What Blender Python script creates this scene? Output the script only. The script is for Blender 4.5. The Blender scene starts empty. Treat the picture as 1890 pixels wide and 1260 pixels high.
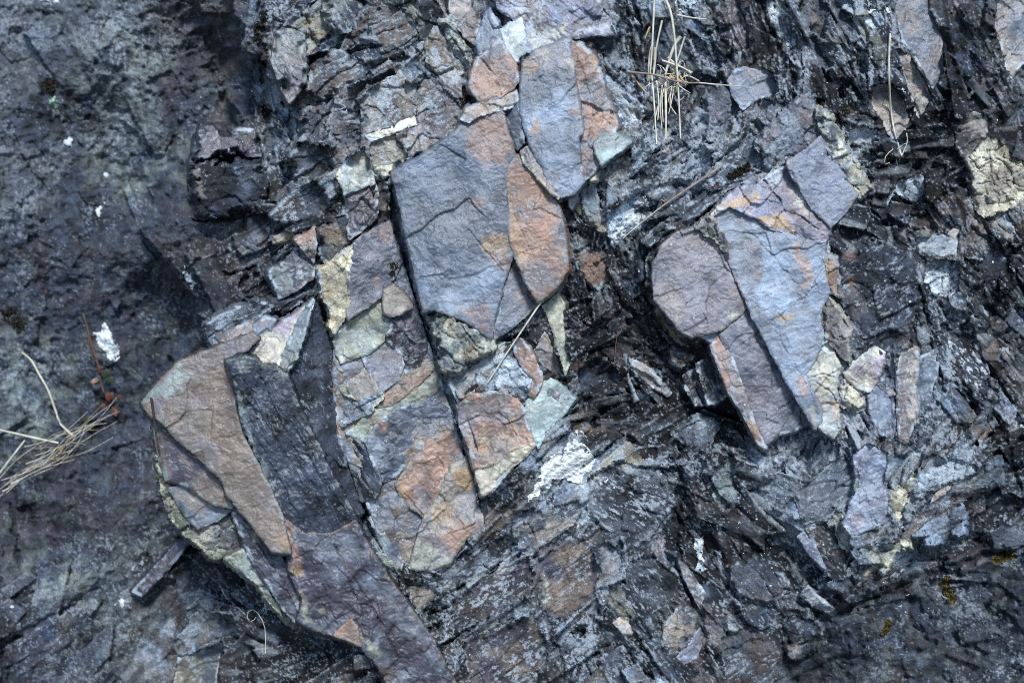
import bpy, math, zlib
import numpy as np
# ------------------------------------------------------------------ camera, sky, sun, exposure
C = bpy.context.scene.collection
SC = bpy.context.scene
LEAN = math.radians(24)          # the rock face leans back from the vertical
DIST = 2100.0                    # camera to rock face, mm
CZ = 1.6                         # height of the middle of the view above the road, m
ca, sa = math.cos(LEAN), math.sin(LEAN)
def wall(X, Y, Z):               # rock-face frame (mm; X right, Y into the face, Z up the face) -> world metres
    return X * .001, (Y * ca + Z * sa) * .001, (Z * ca - Y * sa) * .001 + CZ
cam_d = bpy.data.cameras.new('camera'); cam = bpy.data.objects.new('camera', cam_d); C.objects.link(cam)
cam.location = wall(0, -DIST, 0)
cam.rotation_euler = (math.pi / 2 - LEAN, 0, 0)
cam_d.sensor_width = 36; cam_d.lens = 36 * DIST / 1890
cam_d.clip_start = .01; cam_d.clip_end = 200
cam_d.dof.use_dof = True; cam_d.dof.focus_distance = (DIST - 60) * .001; cam_d.dof.aperture_fstop = 1.9
SC.camera = cam
W = bpy.data.worlds.new('World'); SC.world = W; W.use_nodes = True
nt = W.node_tree; nt.nodes.clear()
sky = nt.nodes.new('ShaderNodeTexSky'); sky.sky_type = 'NISHITA'; sky.sun_disc = False
SUN_EL, SUN_AZ = math.radians(60), math.radians(163)
sky.sun_elevation = SUN_EL; sky.sun_rotation = SUN_AZ; sky.air_density = 1.0; sky.dust_density = 0.6; sky.ozone_density = 3.0
bg = nt.nodes.new('ShaderNodeBackground'); bg.inputs['Strength'].default_value = .09
wo = nt.nodes.new('ShaderNodeOutputWorld')
nt.links.new(sky.outputs[0], bg.inputs[0]); nt.links.new(bg.outputs[0], wo.inputs[0])
sun_d = bpy.data.lights.new('sun', 'SUN'); sun_d.energy = 2.5; sun_d.angle = math.radians(12); sun_d.color = (1, .98, .95)
sun = bpy.data.objects.new('sun', sun_d); C.objects.link(sun)
sun_dir = (math.sin(SUN_AZ) * math.cos(SUN_EL), math.cos(SUN_AZ) * math.cos(SUN_EL), math.sin(SUN_EL))
import mathutils
sun.rotation_euler = mathutils.Vector(sun_dir).to_track_quat('Z', 'Y').to_euler()
sun.location = (1, -3, 6)
SC.view_settings.view_transform = 'Standard'; SC.view_settings.look = 'None'
SC.view_settings.exposure = 0.74; SC.view_settings.gamma = 1
SC.cycles.max_bounces = 4; SC.cycles.diffuse_bounces = 2; SC.cycles.use_denoising = False; SC.cycles.filter_width = 1.0

# ------------------------------------------------------------------ noise on numpy arrays
f4 = np.float32
rng0 = np.random.RandomState(11)
PERM = rng0.permutation(512).astype(np.int32); PERM = np.concatenate([PERM, PERM, PERM])
GA = np.linspace(0, 2 * np.pi, 513)[:-1]; GX = np.cos(GA).astype(f4); GY = np.sin(GA).astype(f4)
RND = rng0.rand(8, 512).astype(f4)
def hsh(ix, iy, s=0):
    return PERM[(PERM[(ix + s * 37) & 511] + iy + s * 91) & 511]
def pn(x, y, s=0):
    xf = np.floor(x); yf = np.floor(y); ix = xf.astype(np.int32); iy = yf.astype(np.int32)
    fx = (x - xf).astype(f4); fy = (y - yf).astype(f4)
    u = fx * fx * fx * (fx * (fx * 6 - 15) + 10); v = fy * fy * fy * (fy * (fy * 6 - 15) + 10)
    def g(i, j, a, b):
        h = hsh(i, j, s); return GX[h] * a + GY[h] * b
    n00 = g(ix, iy, fx, fy); n10 = g(ix + 1, iy, fx - 1, fy)
    n01 = g(ix, iy + 1, fx, fy - 1); n11 = g(ix + 1, iy + 1, fx - 1, fy - 1)
    a = n00 + u * (n10 - n00); b = n01 + u * (n11 - n01)
    return (a + v * (b - a)) * 1.5
def fbm(x, y, sc, o=4, s=0, gain=.5):
    t = 0; a = 1.0; x = x / sc; y = y / sc; n = 0
    for k in range(o):
        t = t + a * pn(x + 7.3 * k, y - 3.1 * k, s + k); n += a; a *= gain; x = x * 2.03; y = y * 2.03
    return t / n * 1.35
def rot(x, y, deg, asp=1.0):      # coordinates along / across a strike (deg: image angle, positive = up to the right)
    c, q = math.cos(math.radians(deg)), math.sin(math.radians(deg))
    return (x * c - y * q) / asp, x * q + y * c
def ridged(x, y, sc, o=4, s=0):
    t = 0; a = 1.0; x = x / sc; y = y / sc; n = 0
    for k in range(o):
        t = t + a * (1 - 2.2 * np.abs(pn(x + 5.1 * k, y + 2.7 * k, s + k))); n += a; a *= .55; x = x * 2.1; y = y * 2.1
    return t / n
def sst(a, b, x):
    t = np.clip((x - a) / (b - a), 0, 1); return t * t * (3 - 2 * t)
def vor(x, y, s=0, jit=.85):
    xf = np.floor(x); yf = np.floor(y); ix = xf.astype(np.int32); iy = yf.astype(np.int32)
    f1 = np.full(x.shape, 9, f4); f2 = f1.copy(); idn = np.zeros(x.shape, np.int32); ox = f1 * 0; oy = f1 * 0
    for i in (-1, 0, 1):
        for j in (-1, 0, 1):
            h = hsh(ix + i, iy + j, s)
            dx = x - (xf + i + .5 + jit * (RND[0][h] - .5)); dy = y - (yf + j + .5 + jit * (RND[1][h] - .5))
            d = dx * dx + dy * dy
            m = d < f1
            f2 = np.where(m, f1, np.minimum(f2, d)); f1 = np.where(m, d, f1)
            idn = np.where(m, h, idn); ox = np.where(m, dx, ox); oy = np.where(m, dy, oy)
    return np.sqrt(f1), np.sqrt(f2), idn, ox.astype(f4), oy.astype(f4)
def facets(x, y, size, asp, deg, amp, tilt, s=0, crack=0.0, warp=.25):
    wx = x + fbm(x, y, size * 1.5, 3, s + 3) * size * warp; wy = y + fbm(x, y, size * 1.5, 3, s + 9) * size * warp
    a, b = rot(wx, wy, deg, asp); a = a / size; b = b / size
    f1, f2, i, ox, oy = vor(a, b, s)
    h = amp * (RND[2][i] - .5) + tilt * ((RND[3][i] - .5) * ox * 1.6 + (RND[4][i] - .5) * oy * 2)
    if crack: h = h - crack * (1 - sst(0, .12, f2 - f1))
    return h.astype(f4), i, f2 - f1
# ------------------------------------------------------------------ colours as they read in daylight (sRGB), turned into base colours
TINT = np.array([1.08, 1.03, 1.05], f4)
def lin(c):
    c = np.asarray(c, f4) / 255.0
    return np.where(c < .04045, c / 12.92, ((c + .055) / 1.055) ** 2.4) / TINT
PAL = dict(slate=(107,115,130), dslate=(62,70,86), blue=(127,140,160), lblue=(160,182,210), purple=(112,113,126), dpurple=(68,66,79),
  rust=(143,117,106), orange=(160,131,116), brown=(112,103,98), dbrown=(70,66,68), gold=(163,137,104), tan=(148,142,138), cream=(194,191,176),
  olive=(134,138,126), green=(150,168,172), ggrey=(126,136,138), pink=(142,132,142), lilac=(116,121,142), grey=(112,120,132), pale=(178,190,204),
  white=(238,245,252), dark=(37,40,48), black=(19,20,25), dgrey=(78,84,96), mauve=(117,113,118))
def col(n): return lin(PAL[n] if isinstance(n, str) else n)
def pts(s):
    if not isinstance(s, str): return np.array(s, f4)
    v = np.array([float(q) for q in s.replace(',', ' ').split()], f4); return v.reshape(-1, 2)
def sdf(poly, x, y):              # signed distance, positive inside
    d = np.full(x.shape, 1e9, f4); ins = np.zeros(x.shape, bool); n = len(poly)
    for i in range(n):
        ax, ay = poly[i]; bx, by = poly[(i + 1) % n]
        ex, ey = bx - ax, by - ay; L = ex * ex + ey * ey + 1e-9
        t = np.clip(((x - ax) * ex + (y - ay) * ey) / L, 0, 1)
        dx = x - ax - t * ex; dy = y - ay - t * ey
        d = np.minimum(d, dx * dx + dy * dy)
        c = ((ay > y) != (by > y))
        if ey != 0: ins ^= c & (x < ex * (y - ay) / ey + ax)
    d = np.sqrt(d); return np.where(ins, d, -d)
def pline(P, x, y):               # distance to an open line
    d = np.full(x.shape, 1e9, f4)
    for i in range(len(P) - 1):
        ax, ay = P[i]; ex, ey = P[i + 1] - P[i]; L = ex * ex + ey * ey + 1e-9
        t = np.clip(((x - ax) * ex + (y - ay) * ey) / L, 0, 1)
        d = np.minimum(d, (x - ax - t * ex) ** 2 + (y - ay - t * ey) ** 2)
    return np.sqrt(d)
def mixc(c, k, t): return c + (k - c) * t[..., None]
def P3(px, py, h):                # photo plane position + height towards the viewer (mm) -> world
    k = (DIST - h) / DIST
    return wall((px - 945) * k, -h, -(py - 630) * k)
# ------------------------------------------------------------------ materials
def rock_mat(name, rough, bump, sc, spec=.5, lo=.6, hi=1.45, wave=1.0):
    m = bpy.data.materials.new(name); m.use_nodes = True; t = m.node_tree; N = t.nodes; L = t.links
    b = N['Principled BSDF']; at = N.new('ShaderNodeAttribute'); at.attribute_name = 'Col'
    ge = N.new('ShaderNodeNewGeometry')
    n1 = N.new('ShaderNodeTexNoise'); n1.inputs['Scale'].default_value = sc; n1.inputs['Detail'].default_value = 6; n1.inputs['Roughness'].default_value = .68
    n2 = N.new('ShaderNodeTexNoise'); n2.inputs['Scale'].default_value = sc * .22; n2.inputs['Detail'].default_value = 5
    for n in (n1, n2): L.new(ge.outputs['Position'], n.inputs['Vector'])
    r = N.new('ShaderNodeMapRange'); r.inputs[1].default_value = .3; r.inputs[2].default_value = .7; r.inputs[3].default_value = lo; r.inputs[4].default_value = hi
    L.new(n1.outputs[0], r.inputs[0])
    mx = N.new('ShaderNodeMix'); mx.data_type = 'RGBA'; mx.blend_type = 'MULTIPLY'; mx.inputs[0].default_value = 1
    L.new(at.outputs['Color'], mx.inputs[6]); L.new(r.outputs[0], mx.inputs[7]); L.new(mx.outputs[2], b.inputs['Base Color'])
    rr = N.new('ShaderNodeMapRange'); rr.inputs[1].default_value = .3; rr.inputs[2].default_value = .7; rr.inputs[3].default_value = rough - .12; rr.inputs[4].default_value = rough + .14
    L.new(n2.outputs[0], rr.inputs[0]); L.new(rr.outputs[0], b.inputs['Roughness'])
    b.inputs['Specular IOR Level'].default_value = spec
    ad = N.new('ShaderNodeMath'); ad.operation = 'MULTIPLY_ADD'; L.new(n2.outputs[0], ad.inputs[0]); ad.inputs[1].default_value = wave; L.new(n1.outputs[0], ad.inputs[2])
    bp = N.new('ShaderNodeBump'); bp.inputs['Strength'].default_value = bump; bp.inputs['Distance'].default_value = .004
    L.new(ad.outputs[0], bp.inputs['Height']); L.new(bp.outputs[0], b.inputs['Normal'])
    return m
MAT = dict(smooth=rock_mat('slate_rock', .37, .34, 320, .6, .84, 1.17, .15), rough=rock_mat('weathered_rock', .75, .9, 340, .35), wall=rock_mat('rock_face', .78, .9, 330, .3),
           lichen=rock_mat('white_lichen', .9, .8, 600, .2))
def plain(name, c, rough=.7, sc=90, var=.35):
    m = bpy.data.materials.new(name); m.use_nodes = True; t = m.node_tree; N = t.nodes; L = t.links; b = N['Principled BSDF']
    tc = N.new('ShaderNodeNewGeometry'); n = N.new('ShaderNodeTexNoise'); n.inputs['Scale'].default_value = sc; n.inputs['Detail'].default_value = 4
    L.new(tc.outputs['Position'], n.inputs['Vector']); r = N.new('ShaderNodeValToRGB')
    c = lin(c); r.color_ramp.elements[0].color = (*[float(v) * (1 - var) for v in c], 1); r.color_ramp.elements[1].color = (*[float(v) * (1 + var) for v in c], 1)
    r.color_ramp.elements[0].position = .3; r.color_ramp.elements[1].position = .7
    L.new(n.outputs[0], r.inputs[0]); L.new(r.outputs[0], b.inputs['Base Color']); b.inputs['Roughness'].default_value = rough; b.inputs['Specular IOR Level'].default_value = .3
    return m
def mesh_obj(name, co, quads, colr, mat, origin=None, smooth=True, parent=None, parent_loc=(0, 0, 0)):
    co = np.asarray(co, f4); o0 = np.asarray(origin if origin is not None else (0, 0, 0), f4)
    me = bpy.data.meshes.new(name); nq = len(quads); k = quads.shape[1]
    me.vertices.add(len(co)); me.vertices.foreach_set('co', (co - o0).ravel())
    me.loops.add(nq * k); me.loops.foreach_set('vertex_index', quads.astype(np.int32).ravel())
    me.polygons.add(nq); me.polygons.foreach_set('loop_start', np.arange(0, nq * k, k, dtype=np.int32))
    me.polygons.foreach_set('use_smooth', np.full(nq, smooth))
    if colr is not None:
        a = me.color_attributes.new('Col', 'FLOAT_COLOR', 'POINT')
        a.data.foreach_set('color', np.concatenate([colr, np.ones((len(colr), 1))], 1).astype(f4).ravel())
    me.materials.append(mat); me.update(calc_edges=True); me.validate()
    o = bpy.data.objects.new(name, me); C.objects.link(o)
    o.location = [float(a - b) for a, b in zip(o0, parent_loc)]
    if parent is not None: o.parent = parent
    return o
def tag(o, label=None, cat=None, group=None, kind=None):
    if label: o['label'] = label
    if cat: o['category'] = cat
    if group: o['group'] = group
    if kind: o['kind'] = kind
    return o
# ------------------------------------------------------------------ the height of everything built so far, for what is laid on top
HG = 3.0; HX0, HY0, HX1, HY1 = -260, -260, 2150, 1520
HNX, HNY = int((HX1 - HX0) / HG) + 1, int((HY1 - HY0) / HG) + 1
HB = np.zeros((HNY, HNX), f4)
def bil(A, x, y):
    u = np.clip((np.asarray(x) - HX0) / HG, 0, HNX - 1.001); v = np.clip((np.asarray(y) - HY0) / HG, 0, HNY - 1.001)
    i = u.astype(int); j = v.astype(int); a = u - i; b = v - j
    return (A[j, i] * (1 - a) + A[j, i + 1] * a) * (1 - b) + (A[j + 1, i] * (1 - a) + A[j + 1, i + 1] * a) * b
def grid_quads(nx, ny):
    i = np.arange(ny - 1)[:, None] * nx + np.arange(nx - 1)[None, :]; i = i.ravel()
    return np.stack([i, i + nx, i + nx + 1, i + 1], 1)
def frost(c, x, y, amt, deg, s, colr='pale', asp=2.5):     # pale mineral speckle and crust on dark rock
    if np.ndim(amt) == 0 and amt <= 0: return c
    a, b = rot(x, y, deg, asp)
    n = .95 * fbm(a, b, 6, 3, s + 21, .8) + .4 * fbm(x, y, 26, 3, s + 25) + .45 * fbm(x, y, 80, 3, s + 31)
    t = sst(.40 - .62 * amt, .62 - .62 * amt, n)
    return mixc(c, col(colr), np.clip(t * (.35 + .65 * np.minimum(1, amt * 1.3)), 0, 1))
# ------------------------------------------------------------------ the rock face: one relief sheet
# control points: x y height | colour, second colour, frost, style weights (m mottled, b bedded up-right, s steep down-right, k blocky, g gritty)
HC = pts("""-200,-200 0,0 200,300 400,120 471,260 300,600 100,700 60,900 200,1000 0,1150 300,1200 480,1250 440,480 490,130 530,60 590,300 570,400 520,560 455,590 300,740 340,960
420,1060 560,1200 690,1250 630,1000 800,1150 640,800 700,600 800,100 950,300 1100,200 1250,150 1500,50 1750,100 1880,200 1700,330 1110,560 1180,600 1150,750 1100,950 1000,1150
1250,1000 1350,1000 1400,900 1400,600 1600,500 1620,750 1600,950 1500,1100 1700,1120 1880,1000 1850,800 1800,1250 1300,1250 1500,1250 -100,600 420,350 210,790 100,860
1780,40 1420,90 1300,420 1250,700 1330,760 900,1000 1900,600 2000,1300 2000,0 900,-150 800,1400 -200,1400 500,380 400,200 640,470 850,450 1000,450 990,660 800,800 950,800 900,300 1050,200 700,250 650,330 600,430 1290,500 1400,650 1450,450 1500,350 1450,250 1560,600 480,800 560,900 650,1060 740,1200 1190,470 1250,660 1400,860 1320,900 1575,500 1610,420 1575,350 1320,340 1450,180 1060,430 950,150 1100,330 1620,850 1650,950 1560,900 1740,860 1650,1075 1815,960 1500,1015 720,220 800,150 640,380""")
HV = np.array([-330,-330,-330,-270,-170,-330,-320,-290,-240,-250,-210,-95,-110,-120,-20,0,-5,-10,-70,-310,-270,-190,-50,0,-10,10,-5,10,20,10,10,-25,20,10,-5,-20,10,0,-15,22,15,-5,5,10,-10,25,45,45,-10,-65,-50,-20,-95,5,-70,-330,-230,-315,-300,25,5,10,-50,-60,15,-30,-100,0,20,10,-330,-100,-280,25,75,75,65,25,65,75,80,55,40,30,62,60,85,85,75,75,75,75,65,60,30,20,60,20,70,35,60,55,45,45,65,55,85,80,65,60,-20,-60,0,45,50,25], f4)
CC = [  # x, y, colour, other colour, frost, styles
 (60,60,'dgrey','slate',.22,'m'),(160,30,'dgrey','slate',.3,'m'),(215,110,'dgrey','ggrey',.4,'m'),(265,230,'dgrey','ggrey',.45,'m'),(270,310,'dslate','ggrey',.18,'m'),(120,200,'dslate','dark',.06,'m'),(330,200,'dslate','dpurple',.1,'m'),(400,80,'dpurple','dbrown',.12,'m'),(430,180,'dslate','dbrown',.1,'m'),
 (40,330,'dgrey','slate',.2,'m'),(140,400,'dslate','dark',.06,'m'),(300,400,'dslate','dpurple',.08,'m'),(100,520,'dslate','dpurple',.12,'m'),(250,560,'dslate','dpurple',.08,'m'),(60,720,'dslate','ggrey',.18,'m'),(170,760,'dslate','dark',.1,'m'),
 (330,620,'dslate','dark',.08,'m'),(420,480,'dbrown','dark',.15,'k'),(200,870,'dslate','dpurple',.1,'m'),(100,960,'dpurple','dark',.08,'m'),(150,1080,'dslate','ggrey',.26,'mmb'),(60,1180,'dslate','dpurple',.18,'b'),
 (260,1050,'dark','dgrey',.24,'mmb'),(330,1150,'grey','dbrown',.2,'mb'),(430,1100,'dark','dbrown',.2,'k'),(520,1200,'dark','dbrown',.25,'k'),(20,1240,'dpurple','dslate',.1,'m'),
 (560,60,'dslate','dark',.3,'sk'),(520,200,'dark','pale',.35,'sk'),(620,120,'dslate','dbrown',.3,'kb'),(600,240,'dpurple','brown',.35,'bk'),(680,60,'brown','dslate',.35,'kb'),(760,40,'dslate','dark',.3,'k'),(560,330,'dark','dbrown',.35,'bk'),
 (470,330,'dark','dbrown',.15,'k'),(560,420,'dark','dgrey',.3,'bk'),(480,480,'black','dbrown',.2,'kg'),(640,500,'dark','dgrey',.2,'k'),(640,900,'black','dark',.1,'s'),(720,1000,'dark','olive',.3,'k'),(780,1120,'dbrown','dark',.4,'b'),
 (850,60,'grey','mauve',.4,'sk'),(1150,120,'dgrey','dark',.4,'s'),(1170,300,'dark','grey',.55,'kg'),(1090,330,'dark','grey',.4,'kg'),(1230,250,'dgrey','grey',.6,'g'),(1300,80,'dslate','dark',.25,'s'),(1220,20,'dgrey','pale',.5,'k'),
 (1400,60,'dark','mauve',.25,'s'),(1500,120,'dark','slate',.5,'k'),(1560,180,'black','dark',.25,'g'),(1600,80,'dslate','dark',.4,'k'),(1780,110,'black','dslate',.15,'k'),(1860,60,'mauve','dark',.2,'s'),(1720,240,'black','dark',.18,'bg'),
 (1640,300,'dark','dgrey',.35,'g'),(1720,340,'black','dbrown',.2,'k'),(1600,440,'dark','dslate',.25,'k'),(1650,520,'dark','dslate',.3,'kg'),(1780,420,'dark','brown',.25,'sk'),(1860,520,'black','dark',.35,'k'),(1280,330,'grey','pale',.6,'g'),(1220,400,'dgrey','pale',.5,'k'),
 (1090,480,'dark','dbrown',.3,'kg'),(1140,470,'black','dark',.25,'g'),(1100,600,'black','dbrown',.25,'gb'),(1170,560,'black','dslate',.15,'g'),(1180,640,'black','dbrown',.2,'g'),(1100,700,'black','dbrown',.3,'gb'),(1170,740,'black','dark',.28,'kg'),(1280,720,'black','dbrown',.2,'k'),
 (1330,760,'black','dbrown',.1,'k'),(1120,830,'dark','brown',.5,'k'),(1060,900,'dark','pale',.6,'b'),(1180,900,'dark','grey',.65,'kg'),(940,960,'dark','dslate',.25,'b'),(900,1080,'dark','grey',.55,'b'),(1020,1050,'dpurple','brown',.4,'b'),(880,1200,'dpurple','brown',.35,'b'),
 (1000,1180,'dark','slate',.42,'bs'),(1130,1130,'dark','grey',.55,'bs'),(1180,1000,'dgrey','dark',.5,'s'),(1240,1020,'black','dark',.35,'s'),(1270,1100,'dark','dgrey',.3,'s'),(1330,1200,'dark','brown',.25,'sk'),(1380,1180,'dark','dslate',.22,'k'),(1150,1230,'dgrey','dark',.35,'k'),
 (1330,930,'black','dbrown',.3,'k'),(1420,900,'dgrey','slate',.5,'k'),(1430,1010,'black','dark',.4,'g'),(1560,830,'dgrey','slate',.4,'sk'),(1650,800,'slate','mauve',.35,'s'),(1740,720,'dark','dslate',.3,'s'),(1740,820,'dark','grey',.4,'sk'),(1840,700,'dark','brown',.3,'k'),
 (1850,850,'black','dslate',.35,'kg'),(1800,920,'black','dark',.25,'k'),(1870,960,'dslate','dark',.3,'k'),(1620,1060,'dark','dbrown',.2,'k'),(1750,1050,'dark','dpurple',.2,'kg'),(1680,1130,'dslate','dark',.14,'m'),(1560,1160,'dslate','dark',.1,'m'),(1780,1130,'dslate','dgrey',.2,'m'),
 (1860,1130,'dark','dslate',.14,'m'),(1700,1220,'dslate','dbrown',.16,'m'),(1860,1230,'dslate','dark',.3,'mk'),(1480,1220,'dark','dslate',.12,'m'),(720,200,'mauve','pale',.45,'k'),(800,210,'mauve','tan',.45,'k'),(650,290,'mauve','dgrey',.35,'b'),(620,380,'dgrey','dbrown',.35,'b'),(690,380,'dbrown','dark',.3,'k'),(790,120,'grey','dbrown',.4,'k'),(1600,700,'slate','pink',.6,'s'),(1545,640,'tan','grey',.4,'k'),(1570,760,'pink','grey',.55,'k'),(1665,710,'slate','mauve',.5,'s'),(1600,780,'slate','pink',.6,'s'),(1690,880,'grey','pale',.7,'s'),(1620,930,'lilac','pale',.6,'s'),(1640,1010,'pale','dgrey',.4,'b'),(1530,950,'grey','pale',.6,'s'),(1750,860,'dgrey','pale',.65,'b'),(1480,880,'dgrey','slate',.4,'s'),(1700,620,'dgrey','dark',.35,'k'),(1580,1040,'dgrey','dark',.3,'b'),(660,350,'dark','dbrown',.2,'k'),(720,600,'dark','dslate',.2,'k')]
def idw(cx, cy, X, Y, vals, eps, p=2.0):
    acc = [0] * len(vals); ws = 0
    for i in range(len(cx)):
        w = 1.0 / ((X - cx[i]) ** 2 + (Y - cy[i]) ** 2 + eps * eps) ** p; ws = ws + w
        for k, v in enumerate(vals):
            if v[i] != 0: acc[k] = acc[k] + w * v[i]
    return [a / ws for a in acc]
# traced ledges, ribs and open joints of the face: line, half width mm, lift mm (negative = open joint), colour
STROKES = """1690,850 1673,890 1640,930 1618,962|15|16|cream;1735,850 1700,900 1665,960 1640,1000|11|14|pale;1800,860 1745,880 1700,910|14|14|pale;1640,895 1655,940 1668,978|6|-14|black;1608,1012 1650,1002 1692,985|9|12|cream
1538,928 1560,960 1574,1002|9|12|cream;1562,828 1578,870 1566,930|9|-16|black;1598,715 1610,780 1602,850|17|14|slate;1670,640 1686,700 1676,780 1666,832|14|16|tan;1655,688 1660,750 1655,812|4|-12|black;1702,668 1702,720 1692,762|7|12|pale
1690,648 1694,720 1686,780|4|-12|black;1722,658 1716,760 1702,830|14|10|slate;1570,690 1600,740 1640,780|9|10|pink;1548,718 1575,750 1602,772|7|10|cream;1482,800 1440,842 1420,872|14|12|lilac;1522,850 1470,900 1440,932|12|12|grey;1552,868 1500,922 1470,952|10|12|pale;1536,900 1500,946|4|-10|black
790,1096 870,1050 950,990|8|10|pale;800,1112 880,1066 955,1010|4|-10|black;830,1132 900,1090 980,1040|7|9|grey;950,986 1010,950 1066,920|10|10|tan;960,1010 1020,985 1066,945|9|10|pale;985,1030 1050,985 1115,890|6|-12|black;900,1192 960,1132 988,1114|8|9|pale
855,1172 930,1130 970,1090|8|9|grey;985,1000 1000,1090 1022,1180 1060,1280|6|-14|black;1040,1132 1100,1060 1200,1000 1250,958|7|-13|black;1118,1132 1160,1090 1190,1050|8|9|grey;1150,968 1160,1040|6|8|pale;1258,868 1246,960 1256,1050 1290,1130 1302,1200|10|-18|black
1188,1128 1218,1184|13|9|pale;1150,1140 1180,1190 1222,1244|4|-10|black;1128,1130 1160,1180 1184,1234|8|10|pale;1350,1120 1400,1190 1452,1260|8|-16|black;1342,1130 1388,1200 1420,1244|6|9|tan;1478,1112 1540,1134 1640,1092 1705,1062 1800,1030 1900,1004|9|-24|black
1450,1012 1480,1060 1530,1110|10|-14|black;1100,930 1150,985 1160,1030|6|8|pale;1080,960 1130,930 1180,880|8|8|pale;905,960 960,925 1005,900|5|-9|black;880,1040 940,1003 975,975|6|9|grey;1000,1150 1050,1090 1080,1060|6|8|grey;880,1240 950,1190 1010,1130|5|-9|black
1120,1000 1190,930 1235,880|6|8|grey;1062,1010 1090,1030 1100,1060|4|-9|black;1200,870 1230,830 1260,790|6|9|grey;1315,930 1330,880 1322,850|5|8|pale
505,522 560,472 602,430|6|10|pale;500,402 560,352 612,310|6|10|grey;540,312 600,272 642,240|6|10|grey;500,432 570,402 622,392|5|-14|black;570,262 640,202 702,152|5|10|grey;502,112 520,200 532,262|9|8|pale;480,-10 490,150 500,300|10|-20|black;520,470 470,520 440,560|7|10|dgrey;455,560 520,520 560,500|4|-10|black
590,160 640,130 700,105|5|9|tan;600,90 640,70 680,60|5|-12|black;720,110 760,90 790,60|5|-12|black;630,20 650,80 640,120|5|-12|black;560,30 590,100 600,150|5|-12|black
1420,8 1460,80 1482,132|10|12|pale;1398,-5 1430,70 1462,142|8|-16|black;1500,18 1532,92|14|12|tan;1480,8 1500,70 1532,122|6|-14|black;1338,18 1388,102|14|12|mauve;1300,-10 1330,60 1350,120|7|-12|black;1150,-5 1172,120 1182,242|5|-10|black;1150,60 1160,140 1166,202|7|8|pale;1192,60 1186,130 1180,200|8|8|grey
1560,60 1580,120 1600,170|10|9|slate;1590,40 1610,100 1625,150|5|-10|black;1740,60 1760,140 1740,190|12|-14|black;1780,20 1800,90 1830,150|10|9|dslate;1830,20 1850,90 1872,140|6|-12|black;1660,332 1740,272 1830,222 1900,180|34|-6|black;1760,620 1800,680 1828,732|12|12|pale;1745,598 1780,700 1802,762|6|-14|black
1700,560 1720,640 1740,722|5|-12|black;1800,420 1840,460 1870,520|6|-12|black;1860,560 1870,640 1850,700|10|9|dgrey;1830,760 1860,820 1880,900|7|-12|black;1770,760 1800,820 1830,860|9|9|grey;1640,400 1680,430 1720,420|5|-10|black;1600,470 1640,540 1660,600|10|8|dslate;1740,560 1780,570 1800,600|5|8|brown
1090,400 1110,430 1105,470|6|9|grey;1062,560 1100,570 1140,550|5|8|dbrown;1080,600 1120,590 1150,570|4|-9|black;1190,600 1215,640 1250,690|6|9|dgrey;1200,590 1230,640 1270,700|3|-10|black;1180,650 1210,660 1240,690|5|8|grey;1100,740 1140,760 1180,750|5|8|dgrey;1130,700 1160,690 1180,640|4|-9|black;1210,820 1260,860 1290,900|5|8|dgrey
1200,300 1260,262 1320,230|6|8|grey;1180,330 1230,300 1280,275|4|-8|black;1160,360 1200,335 1240,310|6|8|pale;1240,330 1290,300|5|8|pale;1225,290 1270,250|5|8|grey;1110,350 1130,400 1118,430|5|8|grey
40,1165 130,1092 220,1032 285,1000|11|8|ggrey;100,1205 200,1112 260,1070|9|7|grey;20,1182 100,1132 185,1080|5|-10|black;18,928 33,1000 36,1055|4|-14|black;-5,1130 12,1200 14,1270|14|-24|black;40,642 92,684 142,722|5|-10|dbrown;300,1062 340,1010|6|8|grey;270,1120 330,1060 370,1020|7|-12|black;60,1250 160,1180 230,1130|8|7|ggrey;0,640 60,700 120,760|10|6|ggrey
60,440 90,560 70,640|9|-12|black;380,60 420,120 410,200|12|-14|dbrown;300,170 330,230 320,300|8|-8|black;210,540 250,600 260,660|6|-8|black;265,640 280,700 282,730|4|-8|black;100,880 200,850 290,790|7|6|dslate;340,520 370,480 420,470|8|-10|dbrown;130,60 180,150 200,260|12|6|ggrey;240,30 262,130 290,260|14|6|ggrey"""
def strokes(X, Y, h, c):
    M_ = X * 0; K_ = c.copy()
    for n, ln in enumerate(STROKES.replace('\n', ';').split(';')):
        p, w, lift, cn = ln.split('|'); P = pts(p); w = float(w); lift = float(lift); mg = w * 1.6 + 12
        i0, i1 = int((P[:, 0].min() - mg - tx[0]) / TG), int((P[:, 0].max() + mg - tx[0]) / TG) + 1; j0, j1 = int((P[:, 1].min() - mg - ty[0]) / TG), int((P[:, 1].max() + mg - ty[0]) / TG) + 1
        i0, j0 = max(i0, 0), max(j0, 0); x = X[j0:j1, i0:i1]; y = Y[j0:j1, i0:i1]
        xw = x + WN[j0:j1, i0:i1] * 9 + fbm(x, y, 9, 3, n) * 4; yw = y + fbm(x, y, 24, 4, n + 3) * 9
        d = pline(P, xw, yw); q = np.clip(1 - d / w, 0, 1); t = P[-1] - P[0]; t = t / np.hypot(*t); v = ((xw - P[0][0]) * -t[1] + (yw - P[0][1]) * t[0]) / w
        k = sst(0, .3, q) if lift > 0 else q ** .7
        h[j0:j1, i0:i1] += lift * k * ((.75 - .35 * np.clip(v, -1, 1)) if lift > 0 else 1)
        pat = sst(-.3, .25, fbm(x, y, 13, 4, n + 6, .65)) if lift > 0 else 1
        kk = k * (.7 if lift > 0 else .6) * pat; M_[j0:j1, i0:i1] = np.maximum(M_[j0:j1, i0:i1], kk); K_[j0:j1, i0:i1] = mixc(K_[j0:j1, i0:i1], col(cn), kk)
    return M_, K_
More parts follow.
